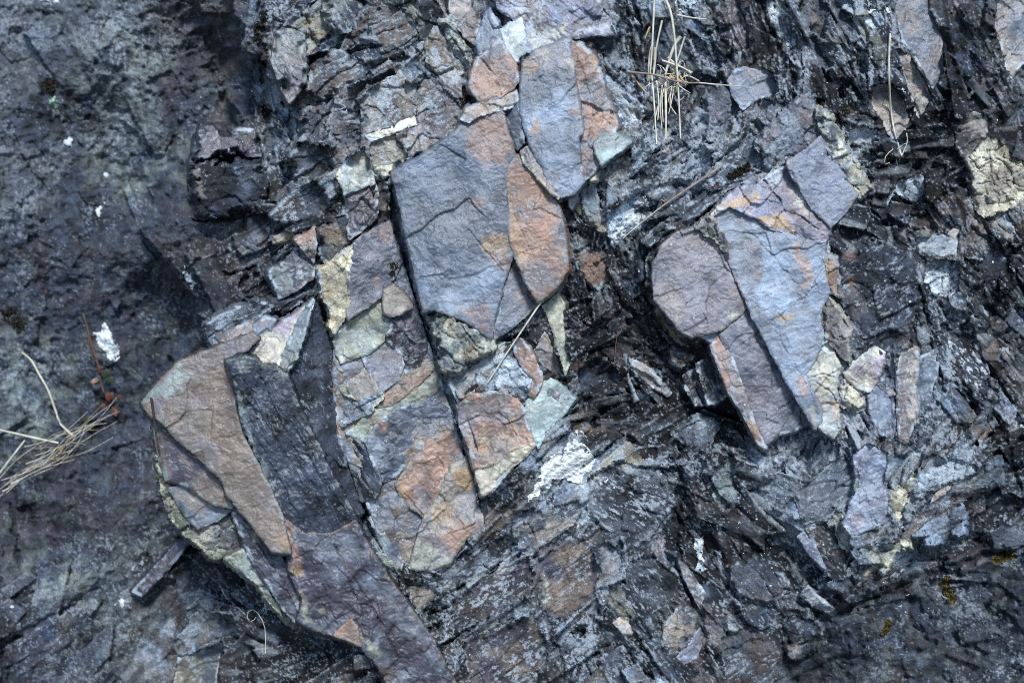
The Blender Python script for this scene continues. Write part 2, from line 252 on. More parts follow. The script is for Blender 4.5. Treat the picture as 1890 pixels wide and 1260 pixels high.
# strike of the splintered layers: x y angle (degrees, positive = rising to the right)
FL = pts("""100,200 300,300 420,100 100,600 350,600 600,100 520,250 560,380 700,200 850,60 1150,150 1170,300 1300,80 1500,80 1700,100 1750,240 1850,60 1640,300 1280,330 1090,400 1140,520 1100,620 1170,640 1100,700 1220,700 1180,760 1060,880 950,960
900,1100 1020,1080 1000,1200 1130,1000 1150,1150 1250,1050 1300,950 1400,950 1480,1030 1560,880 1620,750 1700,720 1640,900 1720,880 1600,1020 1760,960 1800,700 1850,850 1850,500 1600,520 1700,500 1700,1120 1560,1160 1850,1150 1350,1200 650,950
700,1050 780,1120 850,1230 440,1100 380,1180 300,1080 150,1080 100,950 480,500 640,480""")
FA = np.radians(np.array([-50,-60,-70,-40,-60,35,-70,32,32,-50,-70,30,-65,-65,-70,30,-60,5,33,-60,-75,30,-30,35,-40,20,38,36,
33,36,40,50,-55,-58,-55,-35,-48,40,-78,-75,70,35,38,25,-55,25,-60,-60,-50,-20,25,-70,-50,-60,
-58,30,34,-40,30,42,38,30,28,-60], f4))
def terrain(tx, ty):
    X, Y = np.meshgrid(tx, ty)
    wx = X + fbm(X, Y, 90, 4, 1) * 40; wy = Y + fbm(X, Y, 90, 4, 5) * 40
    cx = [c[0] for c in CC]; cy = [c[1] for c in CC]
    c0 = [col(c[2]) for c in CC]; c1 = [col(c[3]) for c in CC]
    vals = [[c[k] for c in c0] for k in range(3)] + [[c[k] for c in c1] for k in range(3)] + [[c[4] * (1.6 if 'm' not in c[5] else 1.5) * (.45 if c[2] == 'black' else 1) + .02 for c in CC]]
    for st in 'mgb': vals.append([c[5].count(st) / len(c[5]) for c in CC])
    z = X * 0
    r = [z + q for q in idw(cx, cy, wx, wy, vals, 22, 2.0)]
    A = np.stack(r[0:3], -1); B = np.stack(r[3:6], -1); fr = r[6]; m, g, b = r[7:10]; nm = 1 - m
    c2, s2 = idw(FL[:, 0], FL[:, 1], wx, wy, [np.cos(2 * FA), np.sin(2 * FA)], 60, 1.4)
    th = .5 * np.arctan2(s2, c2) + .3 * fbm(X, Y, 80, 2, 11)
    TX, TY = np.cos(th).astype(f4), -np.sin(th).astype(f4)
    h = idw(HC[:, 0], HC[:, 1], X + fbm(X, Y, 60, 3, 41) * 14, Y + fbm(X, Y, 60, 3, 45) * 14, [HV], 45, 2.0)[0]
    h = h + fbm(X, Y, 160, 4, 50) * 14 + ridged(X, Y, 80, 4, 104) * (4 + 10 * m)
    f, i_, e = facets(X, Y, 80, 1.6, 25, 40, 60, 72, 0); h = h + .5 * nm * f
    f, i_, e = facets(X, Y, 70, 1.8, -50, 12, 26, 87, 2); h = h + .38 * m * f
    t = sst(-.18, .3, fbm(X, Y, 48, 5, 110, .6)); c = (A + (B - A) * t[..., None]).astype(f4); h = h.astype(f4); h0 = h.copy()
    tone = z + 1.0; edge = z.copy(); fib = z + .6; gd = TG
    U = X * np.cos(.6) - Y * np.sin(.6); V = X * np.sin(.6) + Y * np.cos(.6)
    # splintered plates: the upper envelope of thousands of tilted shards laid along the strike
    R = np.random.RandomState(77); ns = 7600; sx = R.uniform(tx[0], tx[-1], ns); sy = R.uniform(ty[0], ty[-1], ns); ny, nx = X.shape
    for k in range(ns):
        ci = int((sx[k] - tx[0]) / gd); cj = int((sy[k] - ty[0]) / gd)
        ml = m[cj, ci]
        if ml > .5 and R.rand() < .96: continue
        Ls = (18 + 66 * R.rand() ** 2.0) * (1 - .45 * g[cj, ci]) * (1 + .4 * b[cj, ci]); Wd = Ls * R.uniform(.14, .5); bl = b[cj, ci]; Wd *= 1 - .5 * bl; a = th[cj, ci] + R.randn() * (.26 - .15 * bl)
        hw = int(Ls * 1.15 / gd) + 2; i0, i1, j0, j1 = max(ci - hw, 0), min(ci + hw, nx), max(cj - hw, 0), min(cj + hw, ny)
        dx = X[j0:j1, i0:i1] - sx[k]; dy = Y[j0:j1, i0:i1] - sy[k]; ca_, sa_ = math.cos(a), math.sin(a)
        u = dx * ca_ - dy * sa_; v = dx * sa_ + dy * ca_
        wv = (WN[j0:j1, i0:i1] * min(5, Wd * .25)); u = u + wv; v = v - wv * .7
        sd = np.minimum(Wd - np.abs(v + u * R.uniform(-.25, .25)), 1e9)
        for q in range(2):
            b_ = R.uniform(-.9, .9); sd = np.minimum(sd, Ls * R.uniform(.7, 1.1) - (u if q else -u) * math.cos(b_) - v * math.sin(b_))
        ins = sd > 0
        if not ins.any(): continue
        amp = .45 if ml > .5 else 1.0
        off = R.uniform(1, 24) * (.45 + Ls / 75) * amp
        hs = h0[cj, ci] + off + (u * R.uniform(-.3, .3) + v * R.uniform(-.85, .75)) * amp
        hs = .72 * hs + .28 * (h0[j0:j1, i0:i1] + off) - 2.5 * (1 - np.clip(sd / 2.5, 0, 1))
        H = h[j0:j1, i0:i1]; w = ins & (hs > H)
        if not w.any(): continue
        H[w] = hs[w]; tn = math.exp(R.randn() * .38 * amp); fib[j0:j1, i0:i1][w] = R.rand() ** 1.4; U[j0:j1, i0:i1][w] = u[w] + k * 13.7 % 4000; V[j0:j1, i0:i1][w] = v[w] + k * 29.3 % 4000; tone[j0:j1, i0:i1][w] = tn
        ed = (1 - sst(1, 4.5, sd)) * (R.rand() < .45); edge[j0:j1, i0:i1][w] = ed[w]
        p = R.rand(); cs = None
        if ml < .5 and sx[k] > 480:
            q = fr[cj, ci]
            if p < .03 + .26 * (q - .45): cs = ('pale', 'cream', 'grey')[k % 3]
            elif p < .06 + .36 * (q - .4): cs = ('tan', 'pink', 'slate')[k % 3]
            elif p > .95: cs = 'slate' if q > .2 else 'dslate'
            elif p > .92: cs = 'mauve' if q > .2 else 'dbrown'
            elif p > .8: cs = 'dark' if q > .3 else 'black'
        C_ = c[j0:j1, i0:i1]
        base = C_[w] if cs is None else C_[w] * .42 + col(cs) * .58
        C_[w] = base
    U = U + WN * 3; V = V + WN * 3
    l1 = fbm(U / 9, V, 3.4, 3, 61, .7) * 2.6; l2 = fbm(U / 7, V, 9, 3, 64, .6) * 2.6; l3 = fbm(U / 5, V, 22, 3, 67, .55) * 2.6
    SM, SK = strokes(X, Y, h, c)
    fine = fbm(X, Y, 18, 5, 100, .6)
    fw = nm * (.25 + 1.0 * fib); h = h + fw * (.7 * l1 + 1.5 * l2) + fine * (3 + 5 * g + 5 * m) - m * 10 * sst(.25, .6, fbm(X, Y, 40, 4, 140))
    c = c * np.clip(tone, .5, 1.9)[..., None]
    wmn = (np.clip(fbm(X, Y, 55, 4, 113), -.6, .6) * (1 - .6 * m))[..., None] * np.array([.35, .0, -.3], f4); c = c * (1 + wmn)
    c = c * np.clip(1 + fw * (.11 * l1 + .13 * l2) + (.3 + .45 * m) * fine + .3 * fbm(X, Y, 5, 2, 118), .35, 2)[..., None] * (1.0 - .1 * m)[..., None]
    c = mixc(c, col('pale'), edge * nm * np.clip(fr * 1.6, .1, .7) * sst(-.2, .3, fbm(X, Y, 12, 3, 150)))
    lm = sst(.06, .3, fbm(X, Y, 30, 5, 190, .65)) * m * np.clip(fr * 2.2, 0, .75); c = mixc(c, col('ggrey'), lm * .6)
    dirt = sst(.2, .55, fbm(X, Y, 34, 5, 120, .62)); c = mixc(c, col('black'), dirt * .55 * (1 - .35 * m) * (1 - .55 * np.clip(fr * 1.2, 0, 1)))
    dk = sst(.08, .5, fbm(X, Y, 120, 4, 160)) * nm; c = c * (1 - .5 * dk)[..., None]; fr = fr * (1 - .5 * dk)
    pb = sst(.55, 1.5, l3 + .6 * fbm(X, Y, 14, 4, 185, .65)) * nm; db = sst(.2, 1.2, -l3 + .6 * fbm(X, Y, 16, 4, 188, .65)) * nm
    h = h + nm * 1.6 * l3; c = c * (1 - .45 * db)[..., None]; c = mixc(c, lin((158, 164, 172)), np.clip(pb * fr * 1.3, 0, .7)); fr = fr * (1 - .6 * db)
    n = fw * (.13 * l1 + .12 * l2) + 1.0 * fbm(X, Y, 6.5, 3, 21, .8) + .45 * fbm(X, Y, 30, 3, 25) + .5 * fbm(X, Y, 90, 3, 31)
    t = sst(.50 - .62 * fr, .74 - .62 * fr, n); c = mixc(c, lin((160, 170, 184)), np.clip(t * (1 - .25 * m) * (.5 + .5 * np.minimum(1, fr * 1.4)), 0, 1))
    sp = sst(.62, .72, fbm(X, Y, 6, 2, 130) + .25 * fbm(X, Y, 90, 2, 133)); c = mixc(c, col('pale'), sp * .6 * (1 - m))
    c = mixc(c, SK * np.clip(1 + .5 * fine + .16 * l1 + .3 * fbm(X, Y, 5, 2, 119), .3, 1.8)[..., None], SM)
    return X, Y, h.astype(f4), c.astype(f4)
xs = HX0 + HG * np.arange(HNX); ys = HY0 + HG * np.arange(HNY)
TG = 2.1
tx = np.arange(-230, 2121, TG, dtype=f4); ty = np.arange(-230, 1491, TG, dtype=f4)
XX, YY = np.meshgrid(tx, ty); WN = fbm(XX, YY, 22, 3, 170)
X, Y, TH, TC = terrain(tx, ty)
def tsamp(A, x, y):
    i = np.clip(((x - tx[0]) / TG).round().astype(int), 0, len(tx) - 1); j = np.clip(((y - ty[0]) / TG).round().astype(int), 0, len(ty) - 1)
    return A[j, i]
HB[:] = tsamp(TH, *np.meshgrid(xs, ys))
HB0 = HB.copy()
#TERRAIN_EDITS
HS = np.zeros(HB.shape, bool)
# ------------------------------------------------------------------ a block or slab of rock: rough outline, relief, sides down into the face
ST = {
 'wall':   dict(big=(90, 1.2), stri=(1.0, -74, 6, 16), fac=[(40, 5, -70, 1.5, 2, 0)], fine=.8, chip=(.6, 2), warp=1.4, mat='smooth', tone=.1),  # style: relief scale/amp, striation (amp, angle, period, aspect), facets list(size, asp, deg, amp, tilt, crack), fine amp, chip (depth, width), outline warp, material
 'smooth': dict(big=(120, 3.2), stri=(.4, 28, 4.5, 14), fac=[(70, 2, 30, 2.0, 5, 0)], fine=.6, chip=(2.5, 5), warp=2.4, mat='smooth', tone=.10),
 'flaky':  dict(big=(80, 4), stri=(.75, 28, 5, 12), fac=[(46, 1.8, 30, 5, 8, 0), (20, 1.5, -50, 2, 3, 0)], fine=1.0, chip=(3, 5), warp=3.0, mat='smooth', tone=.16),
 'stria':  dict(big=(90, 4), stri=(2.4, -60, 7, 42), fac=[(24, 14, -60, 4, 6, 0)], fine=.8, chip=(2, 4), warp=4.0, mat='smooth', tone=.2),
 'bedded': dict(big=(70, 4), stri=(3.0, 34, 7, 12), fac=[(28, 3.5, 34, 9, 9, 3)], fine=2.0, chip=(4, 6), warp=4.5, mat='rough', tone=.24),
 'crumb':  dict(big=(60, 5), stri=(1.2, 30, 7, 6), fac=[(34, 1.5, 30, 10, 13, 4), (14, 1.4, -50, 5, 7, 2)], fine=2.2, chip=(4, 6), warp=5.0, mat='rough', tone=.22),
 'speck':  dict(big=(70, 6), stri=(1.0, 34, 7, 5), fac=[(44, 1.6, 30, 8, 14, 2.5), (17, 1.5, -40, 3, 4, 0)], fine=2.6, chip=(6, 9), warp=5.0, mat='rough', tone=.18),
}
NSLAB = [0]; FOOT = []
def rock(name, label, poly, h, gx, gy, st, c0, c1=None, m=.5, fr=0.0, deg=None, stains=(), cracks=(), steps=(), thick=60, rind=('pale', .5, 5), parent=None, cat='rock', group=None,
         g=1.75, side=None, frc='pale', flare=.10, amp=1.0, msc=60, kind=None, dome=0.0, outset=3.6, emb=None, rel=None):
    dome *= .18
    NSLAB[0] += 1; sd = 7 * NSLAB[0] % 331; S = ST[st]; Pl = pts(poly); cx, cy = Pl.mean(0)
    ar = abs(float((Pl[:, 0] * np.roll(Pl[:, 1], -1) - np.roll(Pl[:, 0], -1) * Pl[:, 1]).sum())) / 2; outset = min(outset, .13 * 2 * ar / float(np.hypot(*(Pl - np.roll(Pl, -1, 0)).T).sum()))
    x0, y0 = Pl.min(0) - 9; x1, y1 = Pl.max(0) + 9
    gx_ = np.arange(x0, x1 + g, g, dtype=f4); gy_ = np.arange(y0, y1 + g, g, dtype=f4)
    X, Y = np.meshgrid(gx_, gy_); X0, Y0 = X.copy(), Y.copy()
    w = S['warp'] * min(1, math.sqrt((x1 - x0) * (y1 - y0)) / 90)
    def SD(X, Y):
        wx = X + fbm(X, Y, 30, 2, sd) * w * .7 + fbm(X, Y, 9, 3, sd + 2, .7) * w * .6; wy = Y + fbm(X, Y, 30, 2, sd + 5) * w * .7 + fbm(X, Y, 9, 3, sd + 6, .7) * w * .6
        return sdf(Pl, wx, wy) + outset
    D = SD(X, Y)
    keep = D > -1.15 * g
    gyv, gxv = np.gradient(D, g); gn = np.maximum(gxv * gxv + gyv * gyv, .15)
    out = keep & (D < .35 * g)                          # draw the rim of the grid onto the outline
    for _ in range(1):
        X = np.where(out, X - gxv * D / gn, X); Y = np.where(out, Y - gyv * D / gn, Y)
    D = np.where(out, 0.0, D)
    q = keep[:-1, :-1] & keep[1:, :-1] & keep[1:, 1:] & keep[:-1, 1:]
    ins = D > .35 * g
    q &= ins[:-1, :-1] | ins[1:, :-1] | ins[1:, 1:] | ins[:-1, 1:]
    nx, ny = len(gx_), len(gy_); qa = grid_quads(nx, ny)[q.ravel()]
    used = np.unique(qa); remap = np.full(nx * ny, -1); remap[used] = np.arange(len(used)); qa = remap[qa]
    x = X.ravel()[used]; y = Y.ravel()[used]; d = np.maximum(D.ravel()[used], 0); nxv = -gxv.ravel()[used]; nyv = -gyv.ravel()[used]
    nl = np.sqrt(nxv * nxv + nyv * nyv) + 1e-6; nxv /= nl; nyv /= nl
    # relief
    a_s = deg if deg is not None else S['stri'][1]
    da = 0 if deg is None else deg - S['stri'][1]
    hh = h + gx * (x - cx) + gy * (y - cy) + fbm(x, y, S['big'][0], 4, sd + 10) * S['big'][1] * amp
    if dome: hh = hh - dome * np.exp(-d / (dome * .9))
    tone = np.ones_like(x); warm = x * 0
    for n, (sz, asp, dg, am, ti, cr) in enumerate(S['fac']):
        f, i, e = facets(x, y, sz, asp, dg + da, am * amp, ti * amp, sd + 13 + 3 * n, cr * amp)
        hh = hh + f; tone *= 1 + S['tone'] * (RND[5][i] - .5) * 2; warm += S['tone'] * (RND[6][i] - .5)
    xa, ya = rot(x + fbm(x, y, 70, 2, sd + 20) * 9, y + fbm(x, y, 70, 2, sd + 23) * 9, a_s, S['stri'][3])
    la = fbm(xa, ya, S['stri'][2], 4, sd + 25, .62)
    xb, yb = rot(x + fbm(x, y, 90, 2, sd + 21) * 6, y + fbm(x, y, 90, 2, sd + 24) * 6, a_s + 4, 20); ln = ridged(xb, yb, 4.0, 3, sd + 26)
    hl = np.abs(pn(xb / 3.6 + 3, yb / 9, sd + 30)); hl = (1 - sst(.0, .035, hl)) * sst(-.05, .25, fbm(x, y, 50, 3, sd + 35))
    lv = .15 + .85 * sst(-.12, .4, fbm(x, y, 70, 3, sd + 27))
    hh = hh + S['stri'][0] * 1.6 * la * amp * lv
    hh = hh + (.5 * ln * lv if S['mat'] == 'smooth' else 0); fine = fbm(x, y, 16, 5, sd + 29, .6); hh = hh + fine * S['fine'] * amp * 1.3
    if S['mat'] == 'smooth' or st == 'crumb':          # thin laminae broken off in curved steps
        n1 = fbm(x + fbm(x, y, 40, 2, sd + 7) * 12, y, 95, 4, sd + 8, .55) * 5.5 + .15 * la; fl = np.floor(n1); fr_ = n1 - fl; stp = fl + sst(.0, .12, fr_)
        hh = hh + stp * (.8 if st == 'smooth' else 1.3) * amp; edge = sst(.0, .05, fr_) * (1 - sst(.05, .14, fr_)); tone = tone * (1 + .05 * np.sin(fl * 2.4 + sd)) * (1 + .22 * edge)
    cw = S['chip'][1] * (.35 + 1.5 * sst(-.35, .45, fbm(x, y, 24, 3, sd + 33)) ** 1.5)
    ch = np.clip(1 - d / cw, 0, 1); hh = hh - S['chip'][0] * ch ** 1.3 * .9
    # colour
    c = np.zeros((len(x), 3), f4) + col(c0)
    if c1 is not None:
        t = sst(1 - m - .16, 1 - m + .16, .5 + .9 * fbm(x, y, msc, 5, sd + 37, .58) * .55 + warm * .5)
        c = mixc(c, col(c1), t)
    th3 = fbm(x, y, 120, 3, sd + 40); c = c * (1 + (.18 if st == 'smooth' else .3) * fbm(x, y, 42, 4, sd + 41))[:, None].clip(.6, 1.4); c = c * (1 + np.clip(th3, -.6, .6)[:, None] * np.array([.1, .0, -.1], f4))
    for stn in stains:
        sp, sc_, sa_ = stn[:3]; fe = (stn[3] if len(stn) > 3 else 5) * .7; sa_ = min(1, sa_ * 1.05)
        wxx = x + fbm(x, y, 22, 4, sd + 44) * (5 + fe); wyy = y + fbm(x, y, 22, 4, sd + 48) * (5 + fe)
        Q = pts(sp) if isinstance(sp, str) else None
        if Q is None: ds = sp[2] - np.sqrt((wxx - sp[0]) ** 2 + (wyy - sp[1]) ** 2)
        elif len(Q) == 2: ds = stn[4] - pline(Q, wxx, wyy)
        else: ds = sdf(Q, wxx, wyy)
        c = mixc(c, col(sc_), sst(-fe, fe, ds) * sa_ * (.8 + .35 * fbm(x, y, 12, 3, sd + 50)).clip(0, 1))
    pf = fbm(x + la * 4, y, 62, 5, sd + 43, .58); pm = sst(.10, .15, pf) - sst(.12, .17, -pf); c = c * (1 + .15 * pm)[:, None]; hh = hh + .9 * pm * amp
    c = c * np.clip(tone, .5, 1.6)[:, None]
    c = c * (1 + np.clip(.42 * la * min(1.6, S['stri'][0] * .35 + .35) * lv + (.16 if st == 'smooth' else .3) * fine + .3 * ln * lv + (.13 if S['mat'] == 'smooth' else .26) * fbm(x, y, 4.5, 2, sd + 54), -.65, .8))[:, None]; c = mixc(c, col('black'), hl * .4); hh = hh - hl * .9
    if rind:
        rn = sst(-.02, .4, fbm(x, y, 26, 4, sd + 57) + .12); rw = rind[2] * (.3 + 1.3 * rn)
        c = mixc(c, col(rind[0]), (1 - sst(rw * .6, rw, d)) * min(1, rind[1] * 1.35) * rn)
    c = frost(c, x, y, fr, a_s, sd, frc) if fr else c
    dsp = sst(.45, .6, fbm(x, y, 9, 4, sd + 60, .65) + .25 * fbm(x, y, 60, 2, sd + 61)); c = mixc(c, col('black'), dsp * (.55 if S['mat'] == 'rough' else .22))
    hair = np.abs(pn(x / 34 + fbm(x, y, 20, 3, sd + 64) * .5, y / 34, sd + 63)); hm = (1 - sst(.0, .012, hair)) * sst(.2, .45, fbm(x, y, 70, 2, sd + 66))
    hh = hh - hm * 1.6; c = mixc(c, col('black'), hm * .55)
    for ck in cracks:
        Pc = pts(ck[0]); wid = ck[1] if len(ck) > 1 else 2.0; dep = ck[2] if len(ck) > 2 else 5.0
        dc = pline(Pc, x + fbm(x, y, 18, 3, sd + 70) * 3.5, y + fbm(x, y, 18, 3, sd + 74) * 3.5)
        kk = (1 - sst(wid * .3, wid * 1.0, dc)) * sst(-.5, .1, fbm(x, y, 25, 2, sd + 78)); hh = hh - dep * kk; c = mixc(c, col('black'), kk * .6)
    if emb != 0 and S['mat'] == 'rough' and parent is None and rel is None and h > -30: rel = 42
    if rel is not None: hh = hh - h + min(h, float(np.median(bil(HB0, x, y))) + rel)
    for sp, dh in steps:                                 # a layer that is thicker (or broken away) over part of the slab
        ds = sdf(pts(sp), x + fbm(x, y, 16, 4, sd + 80) * 5, y + fbm(x, y, 16, 4, sd + 84) * 5); hh = hh + dh * sst(-1.2, 1.2, ds)
    if emb is None: emb = .0 if S['mat'] == 'smooth' or parent is not None else .65
    if emb:                                              # parts of the rim are grown into the face behind
        en = sst(-.12, .22, fbm(x, y, 55, 3, sd + 86) + .06) * emb; ew = 9 + 16 * sst(-.3, .4, fbm(x, y, 26, 3, sd + 88))
        ee = en * (1 - sst(.1, 1.0, d / ew)); th = bil(HB0, x, y); tc = tsamp(TC, x, y)
        hh = hh + (th + 1.5 - hh) * ee; c = mixc(c, tc, np.clip(ee * 1.5 + .35 * emb * sst(.0, .4, fbm(x, y, 18, 4, sd + 89) - d * .012), 0, 1))
    Dk = d.copy()
    # sides: rings from the rim down into the face
    e = np.concatenate([qa[:, [0, 1]], qa[:, [1, 2]], qa[:, [2, 3]], qa[:, [3, 0]]]); key = e.min(1).astype(np.int64) * len(x) + e.max(1)
    u, idx, cnt = np.unique(key, return_index=True, return_counts=True); be = e[idx[cnt == 1]]
    bv = np.unique(be); bm = np.full(len(x), -1); bm[bv] = np.arange(len(bv)); nb = len(bv)
    VX, VY, VH, VC = [x], [y], [hh], [c]; Q = [qa]; base = len(x)
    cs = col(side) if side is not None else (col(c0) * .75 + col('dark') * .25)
    NR = 5
    for r in range(NR + 1):
        f = r / NR; dep = thick * f; jit = (fbm(x[bv] + r * 31, y[bv] - r * 17, 14, 3, sd + 90) * 5 if r else 0) * min(1, thick / 30)
        VX.append(x[bv] + nxv[bv] * (dep * flare + jit)); VY.append(y[bv] + nyv[bv] * (dep * flare + jit)); VH.append(hh[bv] - dep)
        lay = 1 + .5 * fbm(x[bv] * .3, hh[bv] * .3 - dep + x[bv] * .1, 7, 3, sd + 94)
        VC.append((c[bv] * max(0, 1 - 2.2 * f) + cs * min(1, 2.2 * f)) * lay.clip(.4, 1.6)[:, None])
        if r:
            o1 = base + (r - 1) * nb; o2 = base + r * nb
            Q.append(np.stack([bm[be[:, 1]] + o1, bm[be[:, 0]] + o1, bm[be[:, 0]] + o2, bm[be[:, 1]] + o2], 1))
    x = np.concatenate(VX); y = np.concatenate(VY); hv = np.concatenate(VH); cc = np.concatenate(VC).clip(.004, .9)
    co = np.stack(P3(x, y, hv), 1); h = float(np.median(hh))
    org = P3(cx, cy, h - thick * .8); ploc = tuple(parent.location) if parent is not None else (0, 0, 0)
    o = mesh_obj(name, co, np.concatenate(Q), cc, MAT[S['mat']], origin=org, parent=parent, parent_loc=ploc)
    # remember the height
    i0, i1 = int((x0 - HX0) / HG), int((x1 - HX0) / HG) + 2; j0, j1 = int((y0 - HY0) / HG), int((y1 - HY0) / HG) + 2
    i0, j0 = max(i0, 0), max(j0, 0); sx, sy = np.meshgrid(xs[i0:i1], ys[j0:j1])
    gi = np.clip(((sx - x0) / g).round().astype(int), 0, nx - 1); gj = np.clip(((sy - y0) / g).round().astype(int), 0, ny - 1)
    full = np.full(nx * ny, -1e4, f4); full[used] = hh; full = full.reshape(ny, nx)
    fs = full[gj, gi]; ok = fs > -9e3; hb_ = HB[j0:j1, i0:i1]; hs_ = HS[j0:j1, i0:i1]
    hb_[ok] = np.where(hs_[ok], np.maximum(hb_[ok], fs[ok]), fs[ok]); hs_ |= ok
    k0, k1 = max(int((x0 - tx[0]) / TG), 0), int((x1 - tx[0]) / TG) + 2; l0, l1 = max(int((y0 - ty[0]) / TG), 0), int((y1 - ty[0]) / TG) + 2
    T = TH[l0:l1, k0:k1]; ti, tj = np.meshgrid(tx[k0:k1][:T.shape[1]], ty[l0:l1][:T.shape[0]])
    fullD = np.zeros(nx * ny, f4); fullD[used] = Dk; fullD = fullD.reshape(ny, nx)
    gi = np.clip(((ti - x0) / g).round().astype(int), 0, nx - 1); gj = np.clip(((tj - y0) / g).round().astype(int), 0, ny - 1); fs = full[gj, gi]; fd = fullD[gj, gi]
    w_ = (fs > -9e3) & (fd > (2 if emb == 0 else 4)); T[w_] = np.minimum(T[w_], fs[w_] - 5)
    if parent is None: tag(o, label, cat, group, kind or 'thing')
    elif label: o['label'] = label
    return o
def holder(name, label, cat, x, y, h=0, group=None):
    o = bpy.data.objects.new(name, None); C.objects.link(o); o.location = P3(x, y, h); o.empty_display_size = .05
    return tag(o, label, cat, group, 'thing')
# ------------------------------------------------------------------ the big upright slab and its neighbours
rock('rock_slab', 'largest smooth blue-grey slate slab, rust stain at its top right corner', '725,322 752,300 783,287 815,265 847,240 862,215 890,203 925,198 935,240 950,290 938,320 933,365 940,410 950,455 932,508 917,565 910,592 905,622 875,600 850,587 800,570 783,573 772,520 752,440 738,370',
  118, .02, .02, 'smooth', (100,110,126), 'dslate', .3, 0, deg=30, thick=95, rind=('tan', .35, 4), dome=5,
  stains=[((905,262,44),'rust',.8,16),('880,205 935,205 940,240 900,250 870,235','rust',.55,10),((917,455,24),'gold',.75,7),((925,480,20),'rust',.7,8),('840,560 905,560 905,620 870,600','rust',.55,12),((834,376,9),'dbrown',.6,6),((880,372,14),'rust',.4,6),('730,318 780,290 800,300 750,330','blue',.4,8),('760,520 860,540 900,480 930,440 925,520 850,575 790,570','lblue',.25,14)],
  cracks=[('866,424 893,460 912,480 928,502',1.2,3),('893,460 915,472 925,490',1,2),('775,330 800,390 830,440',.7,1.5)])
rock('rock_ledge', 'long dark shaded wall of rock along the left edge of the biggest slab', '747,322 757,350 772,430 790,507 800,580 822,667 846,727 862,772 880,825 898,905 893,972 886,940 872,870 852,803 832,750 822,727 799,667 763,580 737,487 718,420 713,350',
  66, 1.7, -.46, 'wall', 'dslate', 'slate', .35, .1, deg=-74, thick=70, rind=None, g=1.4, outset=2)
rock('rock_ledge', 'narrow pale rust-streaked ledge capping the top edge of the biggest slab', '852,220 862,200 892,187 925,178 952,166 958,182 945,198 915,206 885,212 865,226', 120, .05, .5, 'flaky', 'grey', 'tan', .5, .15, thick=70, stains=[((890,205,12),'orange',.6,6)])
rock('rock_wedge', 'thin dark triangular wedge of slate between the biggest slab and the blue one', '928,206 946,196 958,186 963,230 967,264 955,276 945,252 936,225', 112, .5, 0, 'stria', 'dgrey', 'slate', .5, .1, deg=-65, thick=60, stains=[((930,225,10),'rust',.5,5)])
rock('rock_block', 'cracked cream and grey-green block directly under the biggest slab', '784,582 802,574 850,591 880,604 907,626 914,642 870,674 830,708 815,682 800,630', 120, .0, .06, 'crumb', 'ggrey', 'cream', .55, .15, deg=-40, thick=70, rind=('cream', .5, 5),
  stains=[('815,665 850,655 875,672 832,706','slate',.8,8),((850,615,16),'tan',.6,8),((868,650,13),'rust',.5,5)], cracks=[('805,585 830,590 850,600 870,625 880,640 895,645',1.6,5),('830,600 845,620 868,630',1.2,4)])
rock('rock_block', 'pale crackled block with orange top corner, below the diagonal crack under the biggest slab', '832,722 872,690 918,660 945,640 955,655 975,680 990,700 985,725 970,742 958,734 930,721 900,721 870,727 846,745', 102, 0, .02, 'crumb', 'pale', 'dgrey', .4, .35, deg=-50, thick=60,
  stains=[('840,735 860,705 890,700 895,712 860,740','orange',.75,6),((900,690,10),'cream',.5,6)])
rock('rock', 'pale cracked bedrock showing in the joints between the blocks under the biggest slab', '790,584 850,600 907,630 945,636 985,668 1005,706 1050,736 1000,800 960,840 895,905 872,825 850,748 832,708', 86, 0, .02, 'flaky', 'ggrey', 'mauve', .5, .2, thick=60, amp=.7)
rock('rock_shard', 'slim rust-brown tongue of rock above the pale green triangle', '948,628 960,626 978,645 1000,688 1000,706 985,732 977,730 986,702 968,682 953,656', 104, .1, 0, 'smooth', 'rust', 'mauve', .4, .1, thick=50, deg=-60)
rock('rock_block', 'rust and mauve rectangular block with a pale cracked foot, right of the long dark wall', '846,748 870,730 900,725 930,724 955,737 967,757 974,786 986,822 960,847 932,874 907,907 892,914 882,880 868,825 853,792',
  103, -.02, .04, 'flaky', 'mauve', 'rust', .5, .05, thick=80, deg=28, stains=[('860,880 950,830 990,815 990,860 900,930','cream',.85,9),('870,800 960,800 930,850 880,850','tan',.6,10),((890,828,9),'gold',.9,4),((893,810,7),'gold',.7,4),((925,735,9),'tan',.5,6)], cracks=[('918,740 935,770 948,790 968,830',1,2.5),('945,800 920,840 905,870',1,2),('905,895 950,855 985,830',1.2,3)])
rock('rock_shard', 'smooth pale green triangular facet with a rust streak at its apex', '1000,702 1015,700 1036,714 1060,736 1036,766 1010,792 992,824 984,800 971,757 974,739 990,726', 90, -.12, .05, 'smooth', 'green', 'ggrey', .3, .1, thick=60, amp=1.2, rind=None, stains=[('985,725 1000,700 1000,720 985,742','rust',.85,4),('1020,705 1060,735 1040,760 1030,730','dgrey',.45,10),((985,755,8),'cream',.5,5)], cracks=[('1000,745 1020,735 1040,725',.8,2)])
rock('rock_slab', 'leaf-shaped rust-orange slab with a pale green chipped left edge', '953,287 965,300 985,320 1005,350 1025,372 1036,400 1042,440 1047,497 1028,527 993,557 972,520 950,470 938,420 937,377 932,343 938,313',
  124, .02, .03, 'smooth', 'rust', 'mauve', .45, 0, thick=60, deg=28, rind=('ggrey', .45, 5), dome=5, stains=[('940,330 952,380 965,440 985,520 960,480 940,420','gold',.45,6),('955,430 1040,460 1040,480 1000,470','tan',.3,8),('1020,380 1045,440 1045,490 1025,450','slate',.55,9),((985,500,22),'mauve',.6,12)], cracks=[('948,395 965,430 985,470 1000,530',1,2),('958,470 985,458 1010,462',1,2.5)])
